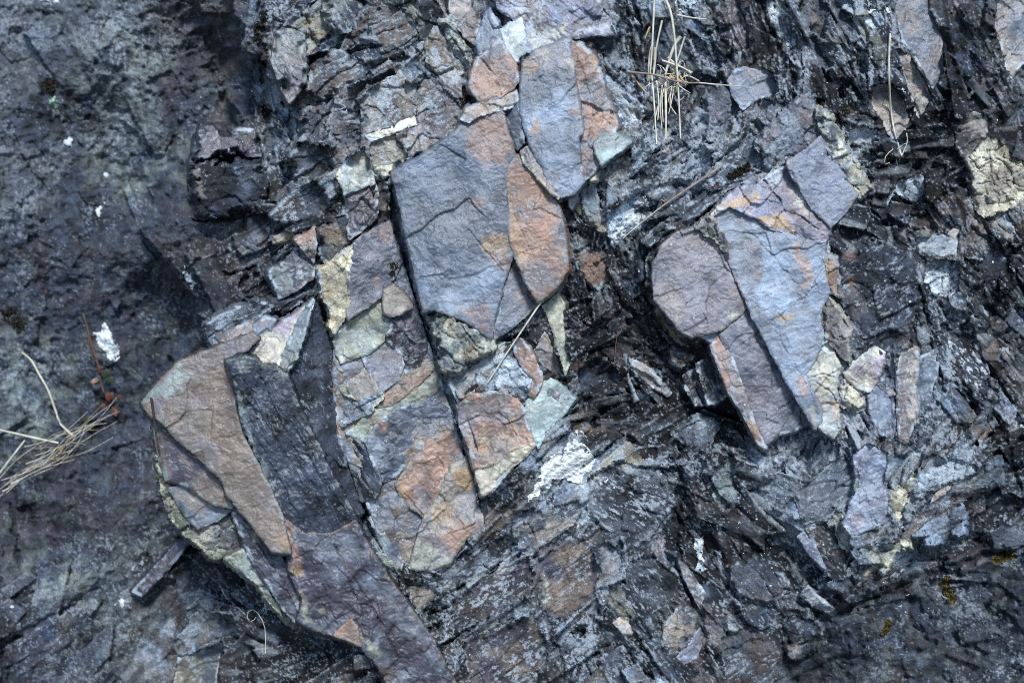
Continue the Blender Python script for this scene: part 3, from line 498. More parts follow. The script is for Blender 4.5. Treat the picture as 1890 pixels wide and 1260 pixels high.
rock('rock_sliver', 'thin pale tan sliver between the leaf-shaped slab and the blue slab', '962,280 980,264 992,292 1006,322 1022,346 1030,366 1012,354 990,326 968,302', 132, .1, .1, 'flaky', 'tan', 'mauve', .45, .1, deg=-50, thick=40, rind=('cream', .6, 4), g=1.4)
rock('rock_slab', 'tall smooth blue slab with a pinkish top, right of the biggest slab', '962,155 966,120 985,98 1010,88 1045,75 1052,90 1060,140 1068,190 1075,245 1066,252 1069,290 1076,335 1055,359 1035,363 1010,328 984,278 970,240 962,200',
  128, .02, .06, 'smooth', 'slate', 'blue', .5, 0, thick=70, deg=20, rind=('mauve', .5, 4), dome=6, stains=[('966,110 1045,70 1060,135 1010,130 975,150','mauve',.85,10),((975,125,14),'gold',.55,6),((1000,100,16),'tan',.6,9),('985,215 1000,225 1000,245 978,245','orange',.85,4),((1060,205,10),'rust',.6,6),('1040,110 1060,105 1062,140','cream',.5,5)],
  cracks=[('975,150 990,150 1000,138',1,3),('972,190 1000,200 1040,185',.6,1.2)])
rock('rock_slab', 'rust-streaked purple slab overlapping the right side of the tall blue slab', '1046,76 1075,85 1100,112 1108,140 1122,185 1140,232 1128,252 1098,268 1110,300 1090,321 1076,336 1069,290 1067,252 1076,246 1068,190 1061,140 1053,95',
  118, -.1, .06, 'flaky', 'mauve', 'rust', .45, .05, thick=70, deg=-50, stains=[('1055,80 1090,95 1105,130 1075,150 1060,120','rust',.7,10),('1098,130 1106,140 1103,110 1090,100','gold',.7,4),((1080,170,18),'blue',.5,10),((1070,240,12),'orange',.6,5),('1080,255 1110,270 1100,310 1080,330','slate',.7,8)], cracks=[('1078,190 1095,205 1135,235',1,2.5),('1090,165 1110,200',.8,2)])
rock('rock', 'smooth rounded pale grey-green stone at the foot of the rust-streaked purple slab', '1095,263 1108,253 1140,248 1164,262 1150,275 1133,284 1110,304 1102,285', 128, -.1, .25, 'smooth', 'ggrey', 'green', .4, .05, thick=50, dome=7, rind=None)
rock('rock_ledge', 'narrow dark plum side wall left of the tall blue slab', '952,106 966,102 963,150 961,205 969,242 984,281 972,270 961,240 953,180', 104, 1.1, 0, 'stria', 'dpurple', 'dbrown', .4, .05, deg=-80, thick=60, rind=None, g=1.4, amp=.6)
rock('rock_slab', 'flat lilac sheet with cream patches at the top centre edge', '905,-60 1090,-60 1100,-5 1118,22 1132,52 1136,64 1100,62 1060,68 1040,71 1010,85 985,93 972,95 966,60 945,32 920,15', 92, -.03, .08, 'flaky', 'lilac', 'mauve', .45, .25, thick=60, deg=-45,
  stains=[('970,60 1010,55 1050,40 1040,70 985,92','cream',.7,7),('1062,60 1130,58 1125,45 1080,50','pale',.7,6),((1000,20,20),'tan',.4,10),((955,12,15),'pale',.6,8)], cracks=[('968,40 1000,35 1030,60',1,2)])
rock('rock_shard', 'pale grey upright shard left of the cream patches of the lilac sheet', '926,56 940,45 962,36 970,70 969,98 956,106 954,114 938,98 930,76', 100, .1, .1, 'smooth', 'pale', 'ggrey', .4, .1, thick=60, stains=[((935,62,8),'slate',.6,5)])
rock('rock_block', 'orange-stained block with a curved blue crack, left of the tall blue slab', '882,108 900,93 922,74 935,95 950,118 956,150 946,163 926,178 886,188 868,162 872,132', 112, .05, .08, 'smooth', 'mauve', 'rust', .5, .03, thick=70, deg=40, dome=5, stains=[('872,125 890,110 912,140 920,170 888,186 870,160','orange',.75,8),((935,150,14),'dbrown',.5,8),((915,90,12),'grey',.6,8)], cracks=[('883,107 900,122 915,145 927,175',2.2,6)])
rock('rock_shard', 'small grey pointed block above the orange-stained block', '886,60 896,24 905,18 916,42 926,70 906,86 884,100 880,84', 104, .1, .1, 'flaky', 'grey', 'slate', .5, .2, thick=70)
rock('rock_slab', 'slate blue facet with orange edge, low right of the biggest slab', '953,485 972,523 990,560 965,585 935,610 913,623 919,585 926,545 938,510', 100, -.1, .05, 'smooth', 'slate', 'dslate', .4, .05, thick=60, deg=30, rind=('tan', .5, 4), stains=[((968,545,14),'rust',.5,8),('918,560 926,575 918,600','pale',.7,3)])
rock('rock_shard', 'pale yellow-green dagger-shaped shard pointing down into the dark soil', '1002,565 1030,545 1041,560 1037,593 1044,637 1054,667 1043,690 1030,650 1020,607', 70, -.1, .1, 'smooth', 'olive', 'ggrey', .4, .05, thick=50, deg=60, stains=[((1025,575,16),'cream',.45,8)], rind=('cream', .6, 4))
rock('rock_shard', 'dull red-brown shard left of the pale yellow-green dagger', '986,648 1006,612 1018,634 1041,694 1010,682 995,668', 66, -.1, .05, 'flaky', 'mauve', 'brown', .5, .1, thick=50, deg=-60)
# ------------------------------------------------------------------ the block that juts out on the left: faces, layers and rims move together
L = holder('jutting_block', 'big jutting brown and slate block whose left corner overhangs the recessed wall', 'rock', 480, 850, 20)
rock('brown_face', None, '264,742 290,713 330,670 377,650 425,632 467,617 476,624 457,643 426,668 431,710 437,760 451,810 471,850 501,907 519,950 533,1020 505,1017 480,985 440,935 420,912 413,887 367,842 330,812 300,778 280,768 270,755',
  150, .03, .05, 'smooth', 'brown', 'mauve', .35, 0, parent=L, thick=50, deg=24, rind=('ggrey', .45, 5), dome=4, side='dbrown', stains=[('268,735 330,672 358,690 340,720 300,735','ggrey',.95,5),('340,668 470,618 440,660 360,690','mauve',.6,8),('405,640 430,630 440,640 420,665','slate',.4,6),('275,745 300,740 310,775 290,775','slate',.6,7),((470,940,18),'brown',.4,8),('505,960 540,1010 520,1020','gold',.5,6),('360,720 450,700 450,760 420,800','dbrown',.35,16)],
  cracks=[('310,735 360,722 420,712',.9,2),('335,770 380,755 435,735',.8,2),('400,690 430,690',.8,1.6)])
rock('lower_layer', None, '284,772 300,781 330,814 367,844 412,889 420,913 426,934 395,930 365,910 335,892 308,886 297,850 288,810', 122, .05, .02, 'smooth', 'dpurple', 'brown', .5, 0, parent=L, thick=40, rind=('ggrey', .8, 7), stains=[('350,860 410,890 425,930 380,915','brown',.8,9),((340,843,7),'tan',.5,4)], side='dbrown')
rock('lower_layer', None, '312,902 335,894 365,912 392,932 428,938 402,957 364,974 347,953 330,930', 108, 0, -.05, 'smooth', 'slate', 'dslate', .4, 0, parent=L, thick=40, rind=('ggrey', .85, 6), stains=[('318,900 360,910 400,935 370,945 340,935','tan',.9,7)], side='dbrown')
rock('rim', None, '289,845 298,852 312,905 330,932 347,955 364,976 402,960 428,940 440,955 452,1005 425,1032 395,1028 365,1002 340,987 318,957 303,917', 96, .0, -.15, 'crumb', 'olive', 'mauve', .5, .08, parent=L, thick=50, stains=[((375,985,16),'cream',.6,7),('420,960 445,985 440,1010 415,1000','slate',.7,7)], rind=('cream', .8, 6))
rock('layered_edge', None, '430,938 442,937 480,988 508,1018 535,1055 560,1105 552,1152 525,1122 495,1077 462,1027 442,977', 112, -.1, -.05, 'stria', 'dpurple', 'slate', .4, 0, parent=L, thick=60, deg=-55, stains=[('448,940 467,957 490,980 512,1017 493,1011 470,994','olive',.95,4)], cracks=[('440,960 480,1010 520,1065 545,1120',1.4,5)])
rock('rim', None, '418,1032 450,1014 472,1036 502,1080 532,1126 553,1156 530,1146 495,1106 470,1071 440,1051', 88, -.05, -.25, 'flaky', 'olive', 'ggrey', .5, .1, parent=L, thick=50, deg=-45, rind=('cream', .6, 5), cracks=[('455,1035 490,1080 530,1135',1.2,4)])
rock('fibrous_face', None, '423,668 445,660 470,664 485,677 513,682 530,697 550,752 570,790 595,842 620,890 642,930 657,962 612,988 560,988 525,966 508,922 484,857 462,812 448,772 438,715',
  148, -.3, -.14, 'stria', 'dslate', 'dark', .4, .04, parent=L, thick=60, deg=-58, amp=1.25, rind=('ggrey', .5, 5), side='dark', stains=[('424,670 445,662 470,668 450,690','ggrey',.6,8),('437,750 452,745 470,820 500,890 520,950 505,940 470,850','ggrey',.55,7),('520,690 545,730 600,850 580,830','dbrown',.6,6)], cracks=[('480,690 520,780 570,880 600,960',1.3,4),('450,700 480,790 530,890',1,3),('500,690 560,800 610,900',1,3)])
rock('lower_sheet', None, '520,955 560,986 612,986 656,962 674,1000 692,1030 722,1075 762,1130 802,1190 860,1300 735,1300 700,1227 660,1182 615,1172 560,1152 552,1142 561,1105 536,1055 533,1018',
  118, -.18, -.06, 'flaky', 'dpurple', 'slate', .4, 0, parent=L, thick=60, deg=-56, amp=.9, rind=('brown', .5, 6), stains=[('520,960 535,960 560,1050 550,1070 530,1020','rust',.7,7),('523,1075 540,1085 562,1100 580,1155 566,1150 555,1112 535,1100','olive',.9,4),((597,1128,8),'olive',.8,3),((547,1052,10),'gold',.7,4),('555,985 640,975 680,1040 600,1050','slate',.7,14),('628,1010 640,1040 650,1060 635,1040','rust',.6,4),('663,1160 690,1185 705,1215 680,1200','olive',.85,4),('640,960 700,1050 760,1150 735,1120','dbrown',.4,10),('690,1210 720,1230 750,1262 700,1250','brown',.7,8)],
  cracks=[('570,955 605,985 637,1040 665,1085 690,1123 740,1223 770,1262',1.6,6),('590,1060 600,1090 610,1123 623,1153',1.4,5),('540,1030 570,1020 612,982',1.2,3),('618,1040 640,1065 660,1110',1.4,4),('610,1150 640,1130 665,1115 690,1122',1.4,4)])
rock('red_facet', None, '617,1171 632,1155 648,1143 660,1160 666,1190 645,1182', 126, -.1, 0, 'smooth', 'rust', 'brown', .4, 0, parent=L, thick=30, rind=('tan', .7, 4), stains=[((632,1165,10),'orange',.6,5)])
rock('dark_face', None, '578,552 590,590 612,637 613,700 621,760 633,800 637,850 668,945 656,960 641,930 621,890 597,842 571,790 551,752 531,697 546,665 561,620 571,585',
  84, -.5, .1, 'speck', 'dslate', 'dark', .45, .06, parent=L, thick=60, deg=-60, amp=.7, rind=('dgrey', .5, 5), side='dark', stains=[((575,790,16),'grey',.4,8),('570,640 600,650 600,720 575,700','slate',.6,14)])
rock('pale_rim', None, '578,552 571,585 561,620 548,660 527,690 512,676 529,640 548,600 562,575', 124, .15, .25, 'flaky', 'ggrey', 'grey', .45, .1, parent=L, thick=40, deg=55, stains=[((560,600,14),'dgrey',.4,8)])
rock('pink_panel', None, '450,660 474,640 490,615 520,596 548,580 566,564 561,592 545,620 526,645 513,677 485,677 468,663', 116, .1, .3, 'flaky', 'pink', 'cream', .45, .08, parent=L, thick=40, deg=50, stains=[((470,655,14),'olive',.7,7),('480,668 510,650 515,675','tan',.8,5),((505,600,10),'mauve',.7,6)])
rock('layered_edge', None, '383,600 400,585 440,568 480,555 502,566 472,592 430,607 397,640 386,626', 84, .1, .3, 'bedded', 'grey', 'dark', .5, .3, parent=L, thick=60, deg=24, amp=1.2, rind=('pale', .7, 5))
rock('rounded_strip', None, '400,622 440,602 467,592 475,612 442,624 412,636', 104, .1, .35, 'smooth', 'mauve', 'brown', .5, 0, parent=L, thick=40, deg=22, dome=6)
rock('blue_knob', None, '468,600 490,584 507,590 500,614 480,628 472,620', 112, -.05, .2, 'smooth', 'slate', 'mauve', .4, .05, parent=L, thick=50, dome=5)
# ------------------------------------------------------------------ the rib of panels left of the long dark wall
M = holder('layered_rib', 'upright rib of grey-green, purple and rust panels left of the long dark wall', 'rock', 720, 720, 10)
rock('rib_body', None, '592,505 653,455 716,416 740,485 783,618 815,712 846,812 884,960 828,1032 762,1042 717,1018 660,885 628,815 614,690 622,630 600,547', 64, -.1, .02, 'flaky', 'slate', 'brown', .5, .08, parent=M, thick=60, deg=28, stains=[('640,590 700,560 715,620 640,665','ggrey',.8,8),('650,795 760,715 810,690 815,715 700,785','olive',.8,8),('745,890 830,790 845,840 780,940','rust',.8,8)])
rock('cream_cap', None, '590,502 623,477 653,452 659,463 645,507 643,567 632,587 620,613 612,600 610,567 597,547', 91, 0.11, .1, 'crumb', (194,186,164), 'tan', .35, .05, parent=M, thick=70, amp=.6, deg=60, stains=[((600,545,14),'gold',.7,7),((625,555,16),'olive',.4,8),('650,460 658,465 645,505 640,495','pale',.6,4)], cracks=[('625,485 637,500 640,515',1.4,4)])
rock('purple_panel', None, '657,448 690,423 718,412 725,440 740,485 708,543 643,588 644,508', 77, -0.22, .12, 'smooth', 'dslate', 'purple', .4, 0, parent=M, thick=60, deg=24, rind=('tan', .4, 4), stains=[('690,425 718,415 725,450 705,440','rust',.55,8),((697,520,9),'rust',.5,6),('708,470 735,480 720,505','dark',.6,8),('660,450 690,425 680,450','slate',.6,8)], cracks=[('650,520 680,500 700,480',.8,2)])
rock('brown_stone', None, '708,537 727,526 744,541 760,566 738,578 722,583 710,577', 85, -0.12, .12, 'smooth', 'brown', 'tan', .45, .12, parent=M, thick=60, dome=6, rind=None)
rock('lichen_panel', None, '645,590 704,550 712,580 722,596 713,622 684,648 631,668 622,650 617,630 630,607', 75, -0.07, .12, 'flaky', 'ggrey', 'olive', .5, .2, parent=M, thick=60, deg=26, amp=.8, rind=('cream', .6, 5))
rock('dark_panel', None, '724,584 762,572 783,618 802,668 750,688 747,655 713,626 722,605', 63, -0.41, .05, 'flaky', 'dpurple', 'dark', .45, .15, parent=M, thick=60, deg=24, stains=[((780,655,18),'black',.5,12)])
rock('purple_panel', None, '684,651 713,627 746,655 747,667 733,697 704,723 671,661', 71, -0.19, .1, 'smooth', 'purple', 'mauve', .5, .02, parent=M, thick=60, deg=26, stains=[((710,650,16),'mauve',.7,8)], cracks=[('715,640 705,670 690,690',.7,1.5)])
rock('tan_panel', None, '634,672 668,660 684,688 703,724 658,737 641,713', 77, 0.11, .1, 'smooth', 'tan', 'brown', .4, .04, parent=M, thick=60, stains=[('634,672 665,662 660,685 645,690','dgrey',.75,8),((690,715,14),'brown',.6,8)], cracks=[('645,695 665,698 690,695',.8,2),('668,660 684,688 703,724',1.6,4)])
rock('rust_panel', None, '708,728 750,700 783,681 801,680 768,713 722,748 692,754', 67, -0.16, .1, 'smooth', 'brown', 'rust', .5, 0, parent=M, thick=60, deg=28, rind=('olive', .5, 4))
rock('olive_band', None, '650,792 690,755 722,750 768,716 808,692 816,712 752,747 697,779 678,818 640,800', 69, -0.12, .14, 'flaky', 'olive', 'ggrey', .5, .15, parent=M, thick=60, deg=28, stains=[((775,720,13),'gold',.5,7),((690,772,10),'rust',.5,6)])
rock('crumbled_rim', None, '612,742 623,720 650,732 690,728 706,728 685,758 652,774 632,785 619,752', 79, 0.18, .15, 'crumb', 'pale', 'slate', .5, .05, parent=M, thick=60, rind=('cream', .7, 5), cracks=[('622,735 630,755 645,770',1.5,5)])
rock('crumbled_rim', None, '608,680 620,690 632,675 640,713 655,736 625,722 618,716', 75, 0.26, .1, 'crumb', 'olive', 'cream', .5, .05, parent=M, thick=60)
rock('slate_panel', None, '678,818 698,780 752,748 815,714 833,754 811,788 763,832 729,878 704,889 691,860', 65, -0.25, .06, 'flaky', 'dslate', 'slate', .5, 0, parent=M, thick=60, deg=30, stains=[((703,785,13),'rust',.85,7),((680,800,12),'ggrey',.8,6),('740,760 800,730 800,760 750,790','slate',.4,12)], cracks=[('700,850 740,820 800,780',.8,2)])
rock('dark_prong', None, '618,806 650,803 677,830 693,862 704,892 692,917 668,922 655,880 637,845 625,825', 73, 0.48, -.05, 'stria', 'dark', 'dslate', .5, .1, parent=M, thick=70, deg=-58, rind=('ggrey', .5, 4), stains=[('620,806 650,803 665,815 640,815','ggrey',.8,4)])
rock('rust_panel', None, '733,893 762,849 790,816 818,788 834,769 848,810 850,835 835,861 812,913 785,953 760,936 742,916', 63, -0.22, .05, 'flaky', 'rust', 'mauve', .4, 0, parent=M, thick=60, deg=34, rind=('olive', .6, 5), stains=[('820,790 840,780 848,830 830,850','dslate',.6,8),((748,905,9),'gold',.7,5)], cracks=[('738,900 760,925 780,950',1.4,4)])
rock('slate_panel', None, '704,911 733,895 750,930 780,956 764,987 740,1051 717,1023 684,957 697,940', 61, -0.26, .05, 'flaky', 'slate', 'mauve', .5, .02, parent=M, thick=60, deg=30, stains=[('690,950 715,955 725,985 718,1010 700,985','ggrey',.9,6),((712,920,8),'gold',.8,4),((735,935,10),'rust',.7,5),('735,980 760,990 740,1045','mauve',.7,8)], cracks=[('692,945 715,950 726,970 722,1000',1.2,4),('735,900 750,935 765,960',1.4,4)])
rock('gold_block', None, '832,861 860,842 872,880 890,966 863,988 828,1038 794,1051 757,1048 770,1000 783,954 813,914', 75, -0.13, .05, 'flaky', 'mauve', 'tan', .5, .03, parent=M, thick=70, deg=40, dome=6, rind=('olive', .6, 5), stains=[('835,865 868,860 872,905 840,900','gold',.9,8),('812,990 850,960 885,970 850,1015 825,1010','rust',.95,8),((845,1005,18),'orange',.6,8),('757,1048 775,1000 805,1000 805,1040','olive',.9,6),((820,950,20),'gold',.6,8),((870,935,14),'mauve',.6,7),('868,945 890,955 888,970','dbrown',.7,5)], cracks=[('815,918 840,950 870,985',1.2,3)])
# ------------------------------------------------------------------ upper left: broken pale panels and dark ledges
B = rock
B('rock_slab', 'pale speckled panel with an overhanging dark left edge, left of the orange-tipped one', '670,190 673,173 700,153 733,140 765,160 767,190 766,212 723,231 697,241 672,248', 82, .0, .1, 'speck', 'tan', 'mauve', .45, .52, thick=70, stains=[('672,175 735,142 740,165 690,195','pale',.5,8),((683,232,14),'rust',.5,7)], cracks=[('672,194 695,200 722,228',1.6,5),('740,150 752,175 765,185',1,3)])
B('rock_slab', 'purple speckled panel with small orange flecks above the biggest slab', '769,155 800,140 823,163 843,187 852,213 824,257 784,278 755,287 742,254 770,217', 80, -.04, .1, 'speck', 'mauve', 'tan', .4, .46, thick=70, stains=[((783,160,9),'orange',.6,5),((775,245,10),'orange',.6,6),((800,190,10),'pale',.6,7),('745,235 770,225 770,240 752,250','rust',.5,5)], cracks=[('768,215 785,205 800,200',1.6,5),('770,220 772,260 778,280',1.4,4)])
B('rock_sliver', 'narrow cream strip running between two pale panels left of the biggest slab', '674,250 723,234 765,213 768,230 730,244 682,261', 88, .0, .35, 'flaky', 'cream', 'pale', .4, .15, deg=24, thick=60, g=1.4)
B('rock_block', 'tan and cream square block touching the top left corner of the biggest slab', '681,264 728,247 740,262 752,288 722,320 697,331 684,318', 84, .0, .12, 'speck', 'tan', 'cream', .6, .35, thick=70, dome=5, stains=[('735,250 755,288 745,292 728,262','dark',.6,8),((705,305,16),'cream',.6,9)], cracks=[('690,285 720,280',.8,2)])
B('rock_block', 'narrow brown mossy block against the left wall of the biggest slab', '690,332 720,322 718,350 716,408 700,412 692,370', 62, .1, 0, 'speck', 'brown', 'dbrown', .5, .25, thick=50)
B('rock_slab', 'pale green-cream striated panel with a golden top corner', '622,323 648,293 671,273 684,318 690,336 664,346 638,357', 76, .05, .12, 'flaky', 'ggrey', 'cream', .45, .15, thick=60, deg=-30, stains=[((655,290,9),'gold',.7,5),('625,325 650,300 640,340','pale',.5,7)])
B('rock_slab', 'dark purple panel with a rust top beneath the pale green-cream panel', '638,359 690,339 698,368 694,402 662,428 645,440', 70, -.02, .08, 'flaky', 'dpurple', 'dark', .45, .05, thick=60, stains=[('650,358 690,342 692,365','rust',.6,8)])
B('rock_block', 'dusky mauve block stacked left of the pale speckled panels', '610,212 640,205 662,205 667,240 663,277 640,293 622,310 610,285 605,245', 62, -.05, .1, 'crumb', 'mauve', 'dslate', .5, .15, thick=60, cracks=[('612,250 640,245 665,240',1.8,6),('640,210 636,245',1.2,3)])
B('rock_block', 'tan striated block with pale lower half beside the dark crack above the purple panel', '787,88 803,53 827,77 863,128 860,153 830,161 797,133 788,117', 78, -.05, .05, 'speck', 'brown', 'tan', .5, .45, deg=-35, thick=60, stains=[('815,125 860,130 855,155 830,158','pale',.5,7)], cracks=[('798,130 815,120 840,125 862,128',1.2,4)])
B('rock_shard', 'cream shard split by a dark diagonal crack near the top edge', '817,40 833,28 850,62 872,92 866,126 845,100 828,72', 86, -.1, .1, 'crumb', 'cream', 'ggrey', .5, .15, deg=-50, thick=50, cracks=[('822,45 838,75 862,112',1.6,5)])
B('rock_block', 'mauve block with tan flecks touching the top edge above the cream shard', '830,-40 862,-40 866,15 884,43 878,82 862,68 843,48 832,18', 84, -.05, .1, 'flaky', 'mauve', 'tan', .5, .2, thick=50)
B('rock_block', 'rough brown layered block below the top edge with a dark hollow on its right', '683,20 717,10 760,27 767,63 745,80 710,94 697,80 684,55', 60, 0, .1, 'bedded', 'brown', 'mauve', .5, .25, deg=28, thick=60)
B('rock_block', 'blackish blue upright block between two tan blocks near the top edge', '768,-10 812,5 818,40 800,60 786,90 772,60', 62, -.1, .0, 'speck', 'dslate', 'dark', .5, .2, thick=50, deg=-60)
B('rock_slab', 'pinkish upright slab with a pale green left margin, left of the broken panels', '503,112 513,60 530,56 560,62 564,150 552,166 535,188 520,158', 26, -.15, .05, 'smooth', 'mauve', 'dgrey', .5, .08, thick=60, emb=.5, deg=-65, rind=('ggrey', .6, 5), stains=[('500,112 513,60 527,58 514,100 520,155','ggrey',.95,4),((552,70,12),'ggrey',.6,6)], cracks=[('530,122 545,148 552,165',1.2,4)])
B('rock_block', 'grey speckled ledge above the rusty triangular block', '500,396 543,350 582,333 600,350 612,386 585,400 550,418', 30, .0, .15, 'bedded', 'dgrey', 'dbrown', .5, .4, deg=32, thick=60)
B('rock_block', 'brown speckled ledge with a tan rim left of the dusky mauve block', '535,285 570,262 606,270 618,312 590,330 550,335', 34, .0, .15, 'bedded', 'dbrown', 'dgrey', .5, .3, deg=30, thick=60, stains=[((560,272,10),'rust',.5,6)])
B('rock_block', 'grey flecked rock under the pinkish upright slab', '562,205 600,185 612,205 603,245 575,265 552,240', 36, -.05, .1, 'crumb', 'dgrey', 'mauve', .5, .3, thick=60)
B('rock_block', 'striated brown ledge right of the pinkish upright slab', '575,120 625,95 670,110 690,140 640,160 600,180 572,165', 38, -.05, .14, 'bedded', 'brown', 'dgrey', .5, .32, deg=32, thick=60)
B('rock_block', 'small grey ribbed block at the top edge right of the pinkish slab', '600,-20 650,-25 668,15 655,55 620,62 598,30', 34, -.1, .1, 'bedded', 'dslate', 'ggrey', .5, .3, deg=-60, thick=60)
B('rock_block', 'dark brown stacked ledge above the pale speckled panel', '625,165 690,140 725,128 735,140 700,153 672,172 640,200 618,190', 52, 0, .2, 'bedded', 'dbrown', 'mauve', .5, .3, deg=30, thick=60)
B('rock_block', 'slate blue tile with a pale broken rim, above the layered edge of the jutting block', '497,503 522,470 550,460 580,494 577,511 547,534 517,549', 46, .05, .1, 'flaky', 'dgrey', 'mauve', .45, .2, emb=.8, thick=60, stains=[('497,503 520,472 540,520 517,548','ggrey',.85,6)], rind=('pale', .6, 5))
B('rock_block', 'rusty triangular block right of the slate blue tile', '545,444 580,422 584,450 579,484 562,462', 60, -.1, .1, 'flaky', 'rust', 'dbrown', .5, .05, thick=60)
B('rock_slab', 'olive-brown panel with a yellowish centre above the cream cap of the layered rib', '590,428 612,402 640,395 650,448 622,468 603,483 592,470', 68, -.05, .08, 'speck', 'brown', 'dgrey', .45, .12, thick=60, stains=[((615,440,18),'gold',.5,9),((612,450,10),'olive',.6,6)])
B('rock_ledge', 'thin layered grey ledge slanting below the slate blue tile', '455,574 500,552 548,536 584,518 588,535 575,550 550,562 500,588 462,604', 66, .05, .45, 'bedded', 'grey', 'dark', .5, .2, deg=26, thick=50, rind=('pale', .6, 4))
B('rock_block', 'dark squarish block jutting over a black hollow, left of the broken ledges', '350,310 400,297 440,288 482,290 492,340 486,376 420,396 380,403 356,402', -46, .05, -.12, 'speck', 'dark', 'dslate', .45, .15, thick=110, flare=.05, emb=.8, rind=None, stains=[('355,315 370,312 378,370 362,350','tan',.8,4),((460,320,22),'grey',.35,10)])
B('rock_slab', 'purple-grey sloping top of the dark squarish block', '352,306 372,233 410,236 465,240 480,286 440,286 400,295', -60, .0, .2, 'smooth', 'dpurple', 'dark', .5, .05, thick=60, rind=None, emb=.6, stains=[('352,306 375,290 440,284 400,298','lilac',.6,6),('420,232 465,235 465,245 425,240','pale',.7,4)])
# ------------------------------------------------------------------ right cluster
B('rock_slab', 'rounded plum-grey slab with a single dark spot', '1210,553 1206,520 1207,487 1220,457 1250,430 1277,424 1300,432 1322,440 1340,463 1341,490 1361,527 1381,563 1363,581 1327,609 1307,613 1277,620 1257,610 1233,580', 110, -.02, .04, 'smooth', 'purple', 'mauve', .45, 0, thick=70, deg=30, rind=('tan', .5, 5), dome=6,
  stains=[((1310,511,13),'dark',.75,6),('1215,530 1260,560 1250,590 1225,570','tan',.4,12),((1250,460,30),'mauve',.5,16),('1345,580 1362,578 1350,592','cream',.8,3)], cracks=[('1250,595 1265,560 1290,545 1380,560',.9,2),('1298,580 1305,600 1308,612',1,3),('1262,455 1275,470',1,2)])
B('rock_slab', 'long light blue-grey slab with rust and pale blue blotches', '1312,402 1345,381 1385,400 1430,426 1480,440 1521,448 1518,487 1529,540 1509,580 1518,620 1501,667 1484,690 1492,716 1512,748 1516,775 1503,788 1477,743 1450,697 1413,627 1390,583 1379,555 1348,487 1335,455',
  120, .02, .04, 'smooth', 'blue', 'slate', .45, 0, thick=60, deg=24, rind=('tan', .45, 4), stains=[('1400,440 1420,435 1450,480 1440,540 1480,560 1420,590 1390,550 1410,500','lblue',.6,8),('1460,450 1475,450 1500,490 1500,520 1480,510','orange',.75,6),('1475,530 1500,505 1505,520 1485,535','rust',.8,4),('1360,430 1400,450 1400,500 1370,480','mauve',.45,14),('1430,575 1465,580 1460,595 1440,590','gold',.75,4),((1400,510,10),'rust',.5,5),('1470,620 1515,620 1490,680 1470,665','mauve',.5,10),('1470,690 1490,700 1492,735 1475,725','rust',.75,5),('1500,745 1515,770 1505,785 1490,760','cream',.7,5),('1340,400 1380,420 1360,450 1325,430','blue',.7,8)],
  cracks=[('1385,430 1420,465 1450,500 1490,545',1.1,2.5),('1390,560 1420,545 1450,520',1,2.5),('1413,600 1450,575 1470,560 1505,525',1.2,3),('1400,560 1430,560 1432,575 1450,590',1,2),('1430,610 1460,660 1500,730',.9,2.5)])
B('rock_slab', 'cream-green broken facet at the lower right of the long light blue slab', '1518,622 1534,638 1548,674 1540,712 1545,745 1548,790 1537,804 1513,790 1517,776 1510,745 1493,714 1486,690 1502,668', 116, -.06, .05, 'flaky', (140,147,152), (168,168,160), .4, .05, thick=60, deg=35, outset=5, rind=('cream', .6, 4), stains=[('1535,745 1555,735 1550,775 1535,770','orange',.7,5),((1520,660,14),'olive',.5,8)], cracks=[('1490,700 1515,690 1540,695',1.2,4),('1510,705 1530,720 1545,738',1.5,5)])
B('rock_slab', 'dark plum slate panel cut by a diagonal crack below the rounded slab', '1329,616 1356,592 1380,573 1391,592 1411,635 1463,728 1471,746 1426,808 1415,819 1402,795 1388,765 1368,703 1346,650', 104, -.02, .03, 'smooth', 'purple', 'dslate', .45, 0, thick=60, deg=30, rind=('mauve', .4, 4), stains=[('1335,615 1375,580 1390,600 1350,640','slate',.6,8),((1405,740,30),'mauve',.4,16)], cracks=[('1345,655 1370,635 1400,615',1.1,3),('1400,790 1430,765 1465,735',1,2.5)])
B('rock_sliver', 'slim rust-pink strip along the left side of the dark plum panel', '1312,638 1328,618 1340,640 1352,660 1368,707 1388,768 1412,826 1400,820 1374,768 1344,720 1326,676', 108, .05, .05, 'smooth', 'mauve', 'rust', .5, .02, thick=50, deg=-66, stains=[('1313,638 1332,622 1345,670 1330,680','rust',.6,5),('1370,760 1400,800 1410,825 1390,800','dbrown',.6,5)], cracks=[('1330,668 1348,658',1.2,3)])
B('rock_block', 'crumbled tan and plum edge right of the long light blue slab', '1528,547 1538,553 1554,580 1571,607 1564,622 1571,670 1551,654 1531,628 1520,612 1508,584', 112, -.1, .06, 'crumb', 'tan', 'mauve', .5, .03, thick=60, deg=30, emb=.2, rel=90, outset=5, stains=[('1540,580 1558,600 1555,640 1535,620','mauve',.75,5)], rind=('cream', .6, 5))
B('rock_block', 'small rust and ochre chip at the right corner of the long light blue slab', '1515,496 1527,470 1543,478 1548,510 1554,553 1541,542 1531,540', 114, -.1, .06, 'crumb', 'tan', 'rust', .5, .05, thick=60, emb=.1, rel=90, outset=5, stains=[((1535,490,9),'gold',.7,4)])
B('rock_slab', 'blue-grey flat panel at the top of the right cluster with a grey spot', '1453,300 1490,277 1516,254 1540,298 1560,330 1580,360 1557,393 1533,417 1500,384 1470,334', 116, -.06, .08, 'smooth', 'slate', 'lilac', .45, .03, thick=60, deg=26, rind=('tan', .4, 4), stains=[((1528,383,7),'dark',.6,4),((1495,300,10),'pale',.4,6)], cracks=[('1470,310 1480,330 1500,350 1512,372',.9,2)])
